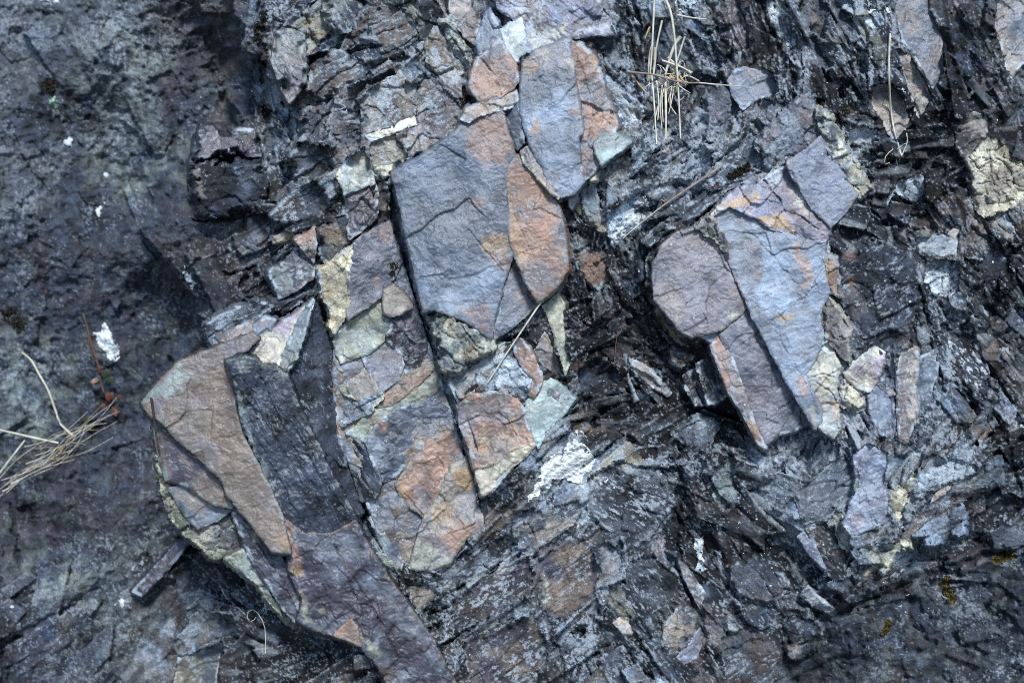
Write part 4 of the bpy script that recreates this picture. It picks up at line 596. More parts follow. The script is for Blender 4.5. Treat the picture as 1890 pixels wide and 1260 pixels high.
B('rock_sliver', 'frayed cream strip bordering the blue-grey panel on its right', '1507,200 1523,205 1550,250 1590,317 1605,345 1584,365 1560,328 1541,294 1518,252', 110, -.25, .1, 'crumb', 'cream', 'dgrey', .45, .35, thick=60, emb=.3, rel=90, outset=5, deg=-55, amp=.8)
B('rock_block', 'grey-plum speckled top of the right cluster, beside the frayed cream strip', '1395,262 1440,212 1498,170 1506,198 1517,250 1490,275 1452,299 1420,312', 100, -.03, .12, 'speck', 'slate', 'mauve', .5, .28, thick=70, deg=35, stains=[('1440,215 1500,172 1500,185 1445,232','lilac',.5,6),((1460,230,16),'pale',.4,9)])
B('rock_slab', 'pinkish cream panel with gold flakes above the long light blue slab', '1316,396 1335,371 1362,351 1395,341 1413,330 1451,308 1470,336 1500,386 1532,420 1522,446 1480,437 1430,423 1386,397 1346,378', 114, -.05, .12, 'flaky', 'pink', 'lilac', .5, .08, thick=60, deg=30, stains=[('1322,392 1340,372 1395,352 1402,372 1362,384 1340,400','gold',.85,5),('1395,402 1440,395 1466,424 1430,424 1408,416','gold',.9,4),('1450,340 1470,380 1490,395 1480,360','cream',.7,6),((1320,390,12),'cream',.6,6),((1430,330,14),'pale',.5,7)], cracks=[('1410,332 1440,372 1450,390 1480,400 1510,425',1.8,6),('1375,360 1400,370 1440,375',1,3)])
B('rock_block', 'white crusted block beside the long twig', '1118,395 1150,368 1186,356 1217,374 1207,396 1176,421 1133,454 1121,426', 50, .0, .12, 'speck', 'dgrey', 'lblue', .5, .6, frc='white', thick=60)
B('rock', 'white flecked stone above the upper end of the long twig', '1276,285 1295,262 1320,295 1314,318 1294,322', 42, 0, .15, 'speck', 'grey', 'pale', .5, .55, thick=50, frc='white')
B('rock', 'small cream pebble wedged under the tall blue slab', '1084,326 1092,316 1101,322 1101,332 1090,334', 112, 0, .2, 'smooth', 'cream', None, 0, 0, thick=30, dome=4, g=1.3, rind=None)
B('rock_shard', 'small pale upright chip below the cream pebble', '1050,370 1064,357 1066,366 1056,386 1050,382', 96, 0, .1, 'smooth', 'ggrey', 'pale', .4, .1, thick=40, g=1.3)
B('rock', 'dusty grey-brown lump right of the rust-streaked purple slab foot', '1112,305 1135,284 1160,275 1172,300 1160,325 1128,345 1108,330', 76, -.05, .12, 'speck', 'mauve', 'dark', .5, .4, thick=60, dome=8)
B('rock_block', 'small blue-plum block left of the dark hollow in the upper right', '1345,150 1360,130 1400,124 1423,134 1436,166 1420,178 1395,183 1371,200 1356,180', 46, -.02, .15, 'smooth', 'slate', 'mauve', .4, .06, thick=60)
B('rock', 'small rounded tan stone under the small blue-plum block', '1374,208 1390,186 1410,178 1428,191 1412,213 1388,224', 52, 0, .12, 'speck', 'tan', 'mauve', .5, .3, thick=50, dome=7)
B('rock_block', 'dark slate block with a pinkish centre left of the small blue-plum block', '1300,182 1337,148 1354,178 1370,203 1335,222 1315,234 1300,214', 38, 0, .12, 'speck', 'dgrey', 'slate', .5, .2, thick=50, stains=[((1318,206,13),'pink',.7,6)])
B('rock', 'chalk-white square stone in the dark soil', '1567,240 1590,231 1620,237 1624,260 1596,266 1562,268', 24, 0, .15, 'speck', 'pale', 'white', .6, .3, frc='white', thick=40, dome=5, amp=.6)
B('rock', 'smaller chalky stone below the chalk-white square one', '1590,284 1617,277 1622,290 1612,303 1596,298', 20, 0, .15, 'speck', 'grey', 'pale', .5, .45, frc='white', thick=40, dome=5, amp=.6)
B('rock_block', 'pale grey fractured block below the hanging stalk', '1636,382 1640,355 1657,332 1708,316 1704,378 1678,370 1652,360 1644,386', 26, -.05, .1, 'crumb', 'grey', 'pale', .5, .15, thick=50, cracks=[('1650,358 1677,372 1702,380',2.2,6),('1660,340 1666,360',1,3)])
B('rock_block', 'cream wood-like block of cubic splinters at the right edge', '1783,303 1800,280 1822,250 1850,262 1870,290 1900,300 1930,380 1860,385 1820,398 1800,384 1790,334', 40, -.15, .08, 'crumb', 'cream', 'tan', .4, .08, thick=70, deg=20, rind=('tan', .5, 4), cracks=[('1800,300 1850,290 1890,310',1.2,4),('1805,340 1850,330 1890,345',1.4,4),('1825,260 1830,320 1845,380',1.4,4),('1850,280 1860,340',1.2,4)])
B('rock_block', 'tan splintered slab above the wood-like block', '1763,234 1797,208 1818,214 1820,243 1800,275 1784,298 1767,268', 30, -.1, .1, 'bedded', 'tan', 'dbrown', .5, .15, deg=24, thick=60)
B('rock_block', 'cream splintered foot under the wood-like block', '1818,400 1858,388 1872,420 1880,450 1850,440 1830,425', 30, -.1, .08, 'crumb', 'pale', 'tan', .5, .1, thick=60)
B('rock_shard', 'tall tan shard leaning beside the hanging stalk', '1657,90 1674,100 1707,150 1719,184 1697,218 1684,187 1668,140', 34, -.15, .05, 'flaky', 'tan', 'brown', .5, .15, deg=-60, thick=50, stains=[((1698,165,8),'orange',.6,5)])
B('rock_slab', 'large smooth plum-blue face near the top right with a tan blotch', '1653,15 1680,-30 1710,-30 1716,20 1738,68 1741,133 1723,162 1690,108 1666,77', 30, -.15, .05, 'smooth', 'slate', 'mauve', .5, .04, thick=60, deg=-70, stains=[((1690,50,14),'tan',.8,7),('1715,60 1740,90 1738,130 1722,120','dbrown',.6,8)])
B('rock_slab', 'plum and tan facet behind the hanging stalk', '1607,187 1611,160 1640,153 1667,181 1678,228 1651,258 1631,228', 24, -.05, .1, 'flaky', 'mauve', 'tan', .45, .15, thick=50, cracks=[('1612,175 1640,165',1,3)])
B('rock_slab', 'plum slab with tan left edge in the top right corner', '1837,50 1846,-30 1930,-30 1930,110 1884,118 1864,144 1853,102', 20, -.05, .1, 'flaky', 'mauve', 'slate', .45, .1, thick=60, stains=[('1837,50 1850,65 1885,118 1864,144 1852,102','tan',.8,5)])
B('rock_rib', 'steep dark plum rib at the top edge right of the straw tuft', '1335,-30 1360,-30 1378,40 1386,85 1366,102 1350,60', 26, -.25, 0, 'stria', 'dpurple', 'dbrown', .5, .1, deg=-65, thick=60)
B('rock_rib', 'steep tan-flecked rib at the top edge right of the white streaked one', '1474,15 1490,-30 1525,-30 1530,30 1520,70 1500,62', 28, -.1, .05, 'speck', 'dgrey', 'tan', .4, .3, deg=-65, thick=60)
B('rock_rib', 'steep grey rib streaked with white crust at the top edge', '1410,10 1430,-20 1450,20 1466,60 1476,95 1452,100 1432,60', 26, -.2, .05, 'speck', 'dgrey', 'pale', .45, .4, deg=-65, thick=60, frc='white')
B('rock_ledge', 'crumbly tan rim between the rounded plum-grey slab and the long light blue slab', '1284,420 1298,404 1316,398 1330,425 1341,452 1344,476 1334,464 1320,442 1302,434', 118, 0, .1, 'crumb', 'tan', 'dgrey', .5, .1, thick=50, g=1.4, rind=('cream', .6, 4), emb=0)
B('rock_ledge', 'dark layered rim curving round the upper left of the rounded plum-grey slab', '1194,480 1205,444 1232,414 1262,396 1282,408 1254,426 1224,454 1210,487 1208,530 1213,562 1202,545 1194,512', 92, .15, .1, 'bedded', 'dark', 'dbrown', .5, .15, thick=60, deg=55, g=1.5, emb=.3)
B('rock_ledge', 'dark striped bedding edge under the long twig, running up to the grey-plum top', '1185,442 1240,398 1300,356 1345,330 1400,300 1412,312 1350,345 1316,372 1290,396 1240,420 1200,455', 84, .05, .3, 'bedded', 'dark', 'dgrey', .5, .3, thick=60, deg=34, g=1.5, emb=.5)
B('rock_block', 'white speckled ledge between the long twig and the small tan stone', '1290,330 1340,290 1392,255 1420,235 1440,215 1400,262 1415,305 1360,335 1310,352', 74, 0, .15, 'speck', 'grey', 'dgrey', .5, .5, thick=60, deg=34, emb=.6)
B('rock', 'slate bedrock showing in the joints between the slabs of the right-hand cluster', '1214,500 1226,452 1285,418 1335,374 1412,334 1440,292 1514,260 1572,360 1530,440 1526,560 1536,640 1544,780 1512,778 1424,803 1332,640 1242,590', 95, .01, .02, 'flaky', 'slate', 'tan', .4, .05, thick=70, deg=28, amp=.7)
# ------------------------------------------------------------------ right: dark shoulder, ribs and the blue-lilac nose below
B('rock', 'broad dark speckled shoulder right of the crumbled tan edge', '1548,458 1590,440 1650,450 1690,480 1702,540 1690,598 1640,605 1590,620 1572,600 1556,553 1549,510', 92, -.12, .05, 'speck', 'dark', 'dslate', .5, .22, thick=80, stains=[('1555,500 1575,510 1600,570 1580,600','mauve',.6,8),((1570,520,8),'orange',.7,4),((1565,470,12),'rust',.4,7)], dome=14)
B('rock', 'dark slate hump below the broad dark shoulder', '1588,622 1640,603 1676,618 1668,642 1625,650 1600,640', 84, -.05, .25, 'speck', 'dslate', 'dark', .5, .15, thick=60, dome=8)
B('rock_block', 'pale crackled block with white crust right of the broad dark shoulder', '1707,484 1735,478 1770,484 1773,537 1735,551 1704,528', 34, -.03, .1, 'crumb', 'grey', 'pale', .5, .45, thick=60, frc='white', cracks=[('1710,505 1740,510 1770,500',1,3),('1740,485 1738,545',1,3)])
B('rock_block', 'smooth pale grey ledge resting on the pale crackled block', '1690,442 1740,432 1770,438 1764,470 1724,474 1698,460', 36, -.02, .2, 'flaky', 'grey', 'ggrey', .5, .25, thick=50, dome=6)
B('rock_shard', 'small brown shard tip hanging above the pale grey ledge', '1750,432 1766,412 1776,420 1762,446', 34, -.2, 0, 'smooth', 'brown', 'tan', .5, .05, thick=40, g=1.4)
B('rock', 'dark blue-black wedge pointing down near the right edge', '1803,488 1833,460 1864,473 1861,501 1838,528 1824,542', 20, -.1, -.05, 'speck', 'dslate', 'dark', .5, .06, thick=60, dome=6)
B('rock_rib', 'curved rib blotched black and white near the right edge', '1723,620 1763,607 1788,588 1798,607 1815,650 1829,717 1821,731 1790,714 1768,662 1740,630', 24, -.12, .08, 'speck', 'dslate', 'dark', .5, .4, frc='white', thick=70, deg=-50, dome=10)
B('rock', 'angular brown lump near the right edge above the splintered dark rocks', '1823,598 1840,580 1864,593 1846,614 1824,620', 24, -.1, .1, 'crumb', 'brown', 'dbrown', .5, .2, thick=50)
B('rock', 'second brown lump lower down near the right edge', '1838,650 1858,640 1872,662 1856,676 1842,668', 20, -.1, .1, 'crumb', 'brown', 'dgrey', .5, .25, thick=50)
B('rock_rib', 'upright pink-brown rib between two blue ones', '1663,647 1690,642 1694,673 1688,720 1694,755 1678,815 1660,811 1657,755 1657,688', 86, -.08, .06, 'flaky', 'mauve', 'tan', .45, .15, thick=60, deg=-75, dome=8, stains=[((1683,770,8),'gold',.5,5),((1668,735,10),'rust',.4,6)])
B('rock_rib', 'blue-slate rib with pale edge, right of the pink-brown rib', '1696,660 1727,647 1731,673 1721,720 1717,772 1700,764 1690,722', 74, -.3, .06, 'flaky', 'slate', 'dslate', .5, .25, thick=60, deg=-70, dome=6)
B('rock_rib', 'blue-slate rib left of the pink-brown rib', '1620,688 1626,702 1650,702 1656,755 1650,812 1622,798 1606,754 1602,727', 84, -.05, .08, 'flaky', 'slate', 'dslate', .45, .2, thick=60, deg=-70, dome=6, stains=[((1643,722,6),'tan',.8,3)])
B('rock_block', 'pink-cream striated block above the blue-slate ribs', '1558,688 1571,672 1610,640 1632,652 1624,688 1604,722 1578,711', 94, -.08, .12, 'flaky', 'pink', 'cream', .45, .2, thick=60, deg=-30, cracks=[('1580,690 1600,670 1625,660',1,3)])
B('rock_block', 'crumbled cream chips at the lower end of the long light blue slab', '1546,711 1571,697 1605,733 1598,752 1577,762 1556,748', 92, -.1, .1, 'crumb', 'cream', 'pink', .5, .2, thick=60, deg=-45)
B('rock_block', 'grey striated block left of the blue-lilac nose', '1468,912 1513,868 1558,838 1580,870 1570,928 1524,954 1484,964', 64, -.1, .1, 'bedded', 'dgrey', 'slate', .5, .22, deg=35, thick=70)
B('rock', 'smooth blue-lilac rounded nose with white crackle', '1576,842 1600,820 1638,838 1630,892 1638,928 1634,962 1608,974 1578,984 1556,968 1570,932 1588,900', 88, -.08, .06, 'flaky', 'lilac', 'blue', .45, .3, thick=70, frc='pale', dome=10, stains=[((1585,960,12),'rust',.35,8)], cracks=[('1580,945 1605,950 1625,940',1,3),('1600,930 1612,970',1,3)])
B('rock_sliver', 'cream strip down the right flank of the blue-lilac nose', '1640,908 1673,889 1698,842 1716,838 1684,907 1675,927 1654,964 1644,940', 82, -.2, .05, 'crumb', 'cream', 'ggrey', .5, .2, thick=60, deg=-45)
B('rock_block', 'pale grey crusted band right of the cream strip', '1718,838 1757,848 1806,858 1800,872 1763,884 1724,897 1688,916 1690,890', 72, -.12, .2, 'speck', 'dgrey', 'pale', .5, .4, deg=30, thick=60)
B('rock_block', 'warm tan wedge below the pale grey crusted band', '1717,928 1727,904 1764,888 1744,911', 68, -.1, .2, 'flaky', 'tan', 'dgrey', .4, .15, thick=50, g=1.4)
B('rock_block', 'blue block with dark layered stripes, the bluest in the lower right', '1687,988 1707,970 1750,944 1774,933 1781,948 1777,981 1740,1006 1707,1017 1698,1000', 70, -.15, .12, 'bedded', 'blue', 'dslate', .4, .12, deg=24, thick=60, amp=1.1, rind=('lblue', .5, 5), cracks=[('1700,995 1740,975 1775,960',2.6,7)])
B('rock_block', 'cream splintered toe below the blue-lilac nose', '1578,1013 1610,998 1643,1002 1677,990 1681,1008 1650,1034 1630,1056 1610,1038', 64, -.05, .0, 'crumb', 'cream', 'dgrey', .45, .25, thick=60, deg=35)
B('rock_block', 'cream striated block left of the splintered toe', '1524,960 1550,931 1564,941 1556,970 1575,1016 1560,1012 1544,988', 66, .05, .05, 'crumb', 'cream', 'tan', .45, .25, thick=60, deg=-50)
B('rock_sliver', 'lilac-blue blade-shaped sliver left of the cream striated block', '1472,990 1487,978 1503,1003 1524,1050 1503,1034', 52, .1, .05, 'smooth', 'lilac', 'blue', .4, .05, thick=50, g=1.4)
B('rock_block', 'dark fibrous wedge between the lilac blade and the cream striated block', '1490,976 1524,962 1545,992 1562,1015 1560,1060 1540,1072 1522,1040', 48, -.05, -.1, 'stria', 'dark', 'dbrown', .5, .2, thick=60, deg=-50)
B('rock_block', 'lilac pale chip cluster under the dark plum panel foot', '1403,858 1440,838 1462,850 1425,878 1408,874', 70, -.05, .15, 'crumb', 'lilac', 'pale', .5, .25, thick=50)
B('rock', 'slate cone with brownish face left of the lilac blade', '1350,1048 1365,1040 1395,1020 1440,1056 1458,1075 1455,1091 1420,1114 1390,1109 1370,1101 1358,1076', 40, -.1, -.02, 'bedded', 'dgrey', 'mauve', .45, .15, thick=60, emb=.8, deg=-50, stains=[((1390,1095,14),'brown',.5,9)], dome=6)
B('rock_shard', 'long grey shard below the slate cone', '1478,1098 1490,1080 1538,1123 1533,1134 1500,1118', 32, -.05, -.1, 'flaky', 'dgrey', 'mauve', .5, .15, thick=50, g=1.4)
B('rock_ledge', 'dark overhanging ledge under the cream splintered toe', '1556,1104 1540,1072 1575,1062 1632,1078 1664,1050 1654,1068 1624,1094 1578,1108', 34, -.03, -.25, 'crumb', 'dark', 'dgrey', .5, .15, thick=80)
B('rock', 'dark dome with a tan patch at its lower left', '1447,1164 1467,1131 1518,1152 1502,1200 1468,1214 1452,1200', 14, -.06, .06, 'speck', 'dark', 'dslate', .5, .06, thick=60, dome=12, stains=[((1466,1196,12),'tan',.7,7)])
B('rock_shard', 'curled pale ledge at the right edge in the dark corner', '1818,985 1850,975 1900,985 1930,1020 1860,1015 1836,1008', 0, -.02, .1, 'bedded', 'dslate', 'dgrey', .5, .25, thick=60, deg=10)
# ------------------------------------------------------------------ middle and bottom
B('rock_block', 'grey speckled layered block right of the long dark wall foot', '953,973 970,948 1020,935 1068,922 1067,941 1057,963 1020,990 980,1021 960,1014', 52, .05, .12, 'bedded', 'dgrey', 'tan', .5, .4, deg=30, thick=60, cracks=[('970,955 985,985 990,1005',1.8,6)])
B('rock', 'pinkish white stone in the middle of the lower dark rock', '1103,1007 1118,1000 1132,1004 1148,1033 1148,1058 1130,1068 1112,1053', 50, -.03, .08, 'speck', 'pink', 'pale', .35, .3, thick=50, stains=[((1128,1038,9),'rust',.45,6)], amp=.7)
B('rock', 'rounded tan-grey slab near the bottom centre right', '1223,1158 1250,1124 1287,1122 1291,1142 1277,1174 1244,1211 1226,1188', 44, -.06, .08, 'speck', 'tan', 'dgrey', .45, .28, thick=60, dome=8)
B('rock_shard', 'lilac shard under the rounded tan-grey slab', '1246,1212 1278,1176 1290,1160 1294,1190 1281,1218 1262,1226', 36, -.1, .05, 'smooth', (108,112,130), 'mauve', .4, .06, thick=50)
B('rock_rib', 'thin plum rib leaning right above the rounded tan-grey slab', '1253,1033 1263,1040 1278,1058 1301,1094 1294,1124 1278,1095 1262,1066', 42, -.25, 0, 'flaky', 'mauve', 'dbrown', .5, .15, deg=-60, thick=60)
B('rock_block', 'pale crystalline block veined with fine cracks below the dark hollow', '1313,900 1321,860 1344,838 1363,850 1352,887 1368,914 1337,951 1318,920', 44, -.08, .05, 'crumb', 'ggrey', 'slate', .45, .25, thick=60, deg=-65, cracks=[('1325,870 1345,895 1365,915',1,3),('1345,845 1340,890 1330,930',1,3)])
B('rock_shard', 'pale gold chip near the bottom centre', '1132,1148 1153,1132 1166,1152 1182,1184 1167,1188', 40, -.1, .08, 'flaky', 'tan', 'pale', .4, .3, emb=.8, thick=40, stains=[((1146,1146,8),'gold',.7,5)], g=1.4)
B('rock', 'blue-grey lump below the pale gold chip', '1112,1208 1147,1193 1158,1210 1128,1238 1114,1224', 36, -.05, .12, 'speck', 'slate', 'dslate', .5, .12, thick=50, dome=5)
B('rock_block', 'grey triangular block under the black hollow right of centre', '1233,791 1262,776 1290,767 1330,781 1302,830 1268,820', 30, -.03, .15, 'speck', 'dgrey', 'grey', .5, .4, thick=60)
B('rock_shard', 'grey and tan leaf-shaped flake beside the dark curved sliver', '1161,662 1190,673 1215,697 1238,724 1233,731 1200,711 1168,684', 22, -.1, .1, 'flaky', 'grey', 'tan', .5, .2, deg=-40, thick=40, g=1.4, rind=('pale', .6, 4))
B('rock_sliver', 'curved thin grey sliver standing in the dark gully', '1152,654 1158,656 1160,690 1168,714 1179,738 1171,741 1160,705 1154,680', 26, .2, 0, 'smooth', 'grey', 'dgrey', .4, .05, thick=30, g=1.2, rind=None)
B('rock_ledge', 'dark gold-edged layered rim under the rounded plum-grey slab', '1211,560 1233,582 1257,612 1280,622 1306,616 1318,632 1290,640 1258,636 1236,612 1216,585', 74, .1, -.35, 'bedded', 'dbrown', 'tan', .45, .1, deg=-40, thick=60, rind=('gold', .5, 5))
B('rock', 'small tan knob beneath the gold-edged rim', '1238,648 1266,650 1281,657 1256,680 1242,668', 48, 0, .08, 'crumb', 'brown', 'tan', .5, .1, thick=50, stains=[((1258,662,8),'rust',.6,5)])
B('rock_prong', 'dark prong pointing at the black hollow, left of the slim rust-pink strip', '1287,674 1312,656 1331,690 1346,722 1331,739 1307,744 1297,711', 52, -.2, .08, 'stria', 'dgrey', 'dark', .5, .2, deg=-58, thick=60)
B('rock_prong', 'shorter dark prong left of the one beside the slim rust-pink strip', '1262,694 1285,678 1296,712 1306,744 1284,748 1268,722', 38, -.1, .08, 'stria', 'dark', 'dslate', .5, .2, deg=-60, thick=60)
B('rock', 'brown-rust lump between the leaf-shaped slab and the dark gully', '1067,472 1087,457 1117,460 1121,487 1107,531 1093,527 1070,498', 46, -.1, .08, 'speck', 'brown', 'rust', .45, .25, thick=60, dome=8)
B('rock', 'dark brown wedge with a lit edge in the dark gully', '1066,612 1107,594 1134,586 1124,612 1100,634 1074,630', 10, -.05, .15, 'speck', 'dbrown', 'dark', .5, .12, thick=50, dome=6)
B('rock', 'dark folded lump below the dagger-shaped shard', '1064,690 1094,658 1130,672 1150,700 1120,730 1078,725', 4, -.05, .1, 'bedded', 'dark', 'dslate', .5, .15, deg=35, thick=50, dome=6)
B('rock_block', 'tan banded block at the foot of the jutting block crevice', '746,1068 783,1070 800,1082 814,1094 777,1134 757,1104', 46, -.06, .08, 'bedded', 'tan', 'dbrown', .5, .2, deg=24, thick=60)
B('rock_block', 'pale small block below the tan banded block', '790,1144 822,1148 818,1178 806,1168', 34, -.06, .1, 'speck', 'pale', 'dgrey', .6, .3, emb=.8, thick=40, g=1.4)
B('rock_ledge', 'dark grained ledge running up to the right from the tan banded block', '800,1070 860,1030 935,985 955,1005 900,1050 820,1092', 46, -.02, .2, 'bedded', 'dark', 'grey', .45, .4, deg=32, thick=60, amp=1.2)
B('rock_ledge', 'plum-brown grained ledge below the dark grained one', '830,1110 905,1060 978,1025 985,1060 985,1095 900,1140 840,1165', 38, -.02, .14, 'bedded', 'dpurple', 'dbrown', .5, .4, deg=32, thick=60, amp=1.2)
B('rock_ledge', 'broad plum-brown grained slab left of the pinkish white stone', '990,1035 1050,985 1090,1000 1108,1055 1090,1110 1040,1140 1000,1130', 36, -.03, .08, 'bedded', 'dpurple', 'brown', .5, .28, deg=34, thick=60, stains=[('995,1060 1008,1060 1018,1110 1000,1115','cream',.5,6)])
B('rock_ledge', 'rusty grained slab at the bottom edge left of centre', '850,1190 930,1150 985,1135 1010,1190 980,1300 880,1300', 34, -.03, .06, 'bedded', 'brown', 'dpurple', .5, .35, deg=32, thick=60)
B('rock_block', 'mottled brown and grey block at the bottom edge right of centre', '1330,1180 1385,1150 1440,1190 1470,1300 1340,1300', 8, -.05, .05, 'speck', 'dbrown', 'dgrey', .5, .2, thick=50)
B('rock_block', 'grey block with a diagonal dark seam left of the thin plum rib', '1160,1040 1205,1020 1250,1060 1262,1095 1225,1120 1180,1150 1150,1100', 34, -.04, .08, 'speck', 'dark', 'dgrey', .5, .35, deg=-50, thick=60)
B('rock_block', 'pale speckled block right of the white lichen splash', '1085,880 1140,850 1215,870 1240,930 1200,985 1140,990 1090,950', 40, -.03, .08, 'speck', 'dgrey', 'dark', .45, .42, deg=-30, thick=60, stains=[((1165,860,16),'pale',.6,8)])
# ------------------------------------------------------------------ recessed wall, lower left
B('rock_slab', 'tan wedge at the bottom edge in the recessed lower left', '330,1215 410,1186 392,1300 312,1300', -160, -.05, .05, 'smooth', (108,104,95), 'dgrey', .4, .1, thick=40)
B('rock_slab', 'brown-grey panel above the tan wedge in the lower left', '335,1158 360,1124 430,1136 436,1164 395,1184 335,1208 318,1190', -164, -.02, .08, 'speck', 'brown', 'grey', .5, .3, thick=40, deg=28, cracks=[('335,1208 370,1190 430,1166',1.6,5)])
B('rock_slab', 'small grey-green panel right of the curled dead stem', '345,1122 385,1093 430,1112 428,1132 365,1122', -158, 0, .08, 'speck', 'ggrey', 'grey', .5, .3, thick=40)
B('rock_sliver', 'dark purple strip slanting up under the jutting block rim', '245,1090 330,1000 345,985 352,1000 300,1060 260,1100', -168, .0, .2, 'smooth', 'dpurple', 'dark', .4, .05, thick=40, deg=45)
# ------------------------------------------------------------------ the relief sheet itself, cut down where a block sits in it
px, py, pz = P3(X, Y, TH)
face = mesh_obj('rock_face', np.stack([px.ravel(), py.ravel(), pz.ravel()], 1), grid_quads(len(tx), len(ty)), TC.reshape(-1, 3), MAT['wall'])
tag(face, 'dark weathered slate rock face behind and between the blocks', 'rock face', kind='structure')
# ------------------------------------------------------------------ lichen, moss, dead grass, twigs and the little plant
def hb(x, y): return bil(HB, x, y)
def crust(name, label, cat, polys, colr, c2=None, thick=2.0, rough=5.0, hole=.25, mat='lichen', g=1.5, kind=None, group=None, lump=1.0):
    VX = []; Q = []; VC = []; n0 = 0; allx = []
    for Pl in polys:
        Pl = pts(Pl) if not (isinstance(Pl, tuple)) else np.array([(Pl[0] + Pl[2] * math.cos(a), Pl[1] + Pl[2] * math.sin(a)) for a in np.linspace(0, 2 * math.pi, 12)[:-1]], f4)
        x0, y0 = Pl.min(0) - 6; x1, y1 = Pl.max(0) + 6
        X, Y = np.meshgrid(np.arange(x0, x1, g, dtype=f4), np.arange(y0, y1, g, dtype=f4)); s = int(x0 * 3 + y0) % 97
        D = sdf(Pl, X + fbm(X, Y, 14, 4, s) * rough, Y + fbm(X, Y, 14, 4, s + 5) * rough) - np.maximum(0, fbm(X, Y, 11, 4, s + 9, .65) + hole - .25) * 22
        k = D > 0; q = k[:-1, :-1] & k[1:, :-1] & k[1:, 1:] & k[:-1, 1:]
        if not q.any(): continue
        qa = grid_quads(X.shape[1], X.shape[0])[q.ravel()]; us = np.unique(qa); rm = np.full(X.size, -1); rm[us] = np.arange(len(us)); qa = rm[qa]
        x = X.ravel()[us]; y = Y.ravel()[us]; d = D.ravel()[us]
        t = thick * np.clip(d / 2.5, 0, 1); h = hb(x, y) + t + (fbm(x, y, 5, 3, s + 14) * 2.4 * lump + .6) * np.clip(d / 3, 0, 1)
        c = np.zeros((len(x), 3), f4) + col(colr)
        if c2 is not None: c = mixc(c, col(c2), sst(-.1, .35, fbm(x, y, 12, 4, s + 20)))
        c = c * (1 + .4 * fbm(x, y, 6, 4, s + 24))[:, None].clip(.5, 1.4)
        VX.append(np.stack(P3(x, y, h), 1)); VC.append(c); Q.append(qa + n0); n0 += len(x)
        # skirt so that the crust is a solid layer
        e = np.concatenate([qa[:, [0, 1]], qa[:, [1, 2]], qa[:, [2, 3]], qa[:, [3, 0]]]); key = e.min(1).astype(np.int64) * len(x) + e.max(1)
        u, idx, cnt = np.unique(key, return_index=True, return_counts=True); be = e[idx[cnt == 1]]; bv = np.unique(be); bm = np.full(len(x), -1); bm[bv] = np.arange(len(bv))
        VX.append(np.stack(P3(x[bv], y[bv], h[bv] - thick * 2 - 2), 1)); VC.append(c[bv] * .8)
        Q.append(np.stack([be[:, 1] + n0 - len(x), be[:, 0] + n0 - len(x), bm[be[:, 0]] + n0, bm[be[:, 1]] + n0], 1)); n0 += len(bv)
    if not VX: return None
    co = np.concatenate(VX); o = mesh_obj(name, co, np.concatenate(Q), np.concatenate(VC).clip(.004, .9), MAT[mat] if isinstance(mat, str) else mat, origin=co.mean(0))
    return tag(o, label, cat, group, kind)
LI = 'lichen_patch'
crust(LI, 'largest bright white lichen splash below the pale green triangle', 'lichen', ['966,930 978,906 994,886 996,864 1014,842 1034,834 1048,820 1062,808 1082,824 1098,840 1096,872 1076,892 1050,888 1030,886 1012,900 988,920'], 'white', None, 2.8, 8, .0)
crust(LI, 'small white lichen dab just above the largest white splash', 'lichen', ['1056,794 1068,788 1076,796 1086,803 1080,809 1066,806'], 'white', None, 2, 4, .15)
crust(LI, 'small white lichen dab right of the largest white splash', 'lichen', ['1104,892 1116,884 1126,882 1120,892 1108,898'], 'white', None, 2, 3, .1)
crust(LI, 'upright white lichen streak in the dark hollow of the lower middle', 'lichen', ['1279,990 1290,992 1302,984 1298,1008 1300,1030 1309,1050 1294,1058 1280,1054 1288,1034 1282,1012'], 'white', 'pale', 2.2, 4, .0)
crust(LI, 'short white lichen dab right of the upright white streak', 'lichen', ['1316,1014 1326,1008 1338,1022 1334,1042 1324,1036'], 'pale', 'white', 2, 4, .2)
crust(LI, 'bright white lichen patch beside the brown dead stem on the recessed wall', 'lichen', ['170,614 186,610 194,592 208,618 224,650 217,672 202,664 186,646'], 'white', 'pale', 2.2, 6, .0)
crust(LI, 'white lichen patch near the edge of the recessed wall and the outcrop', 'lichen', ['331,506 344,490 356,516 366,522 354,534 342,522'], 'pale', 'white', 2.2, 6, .1)
crust(LI, 'white lichen blob under the round dark hole on the recessed wall', 'lichen', ['111,260 122,256 130,249 138,262 134,273 118,272'], 'pale', 'white', 2.2, 4, .0)
crust(LI, 'white lichen drop low on the upper recessed wall', 'lichen', ['176,386 184,374 196,372 190,388 184,402 177,396'], 'white', 'pale', 2.2, 3, .2)
crust(LI, 'tiny white lichen dot above the white drop on the recessed wall', 'lichen', [(196, 323, 6)], 'white', None, 2, 2, .1)
crust(LI, 'pale green lichen dots below the round dark hole', 'lichen', [(96, 186, 7), (104, 195, 6), (100, 180, 4)], (150, 190, 165), None, 2, 3, .2)
crust(LI, 'white lichen patch in the top left corner', 'lichen', ['72,-6 112,-8 108,8 88,14 76,8'], 'pale', 'white', 2, 5, .3)
crust(LI, 'white lichen ledge at the top edge left of the small blue-plum block', 'lichen', ['1240,-10 1300,-12 1290,18 1262,30 1246,16'], 'pale', 'white', 2, 7, .5)
crust(LI, 'left prong of the white lichen at the top edge above the hanging stalk', 'lichen', ['1598,22 1606,-5 1615,10 1622,34 1612,38'], 'white', 'pale', 2, 6, .35)
crust(LI, 'right prong of the white lichen at the top edge above the hanging stalk', 'lichen', ['1630,12 1640,8 1651,26 1640,38 1630,34'], 'white', 'pale', 2, 6, .35)
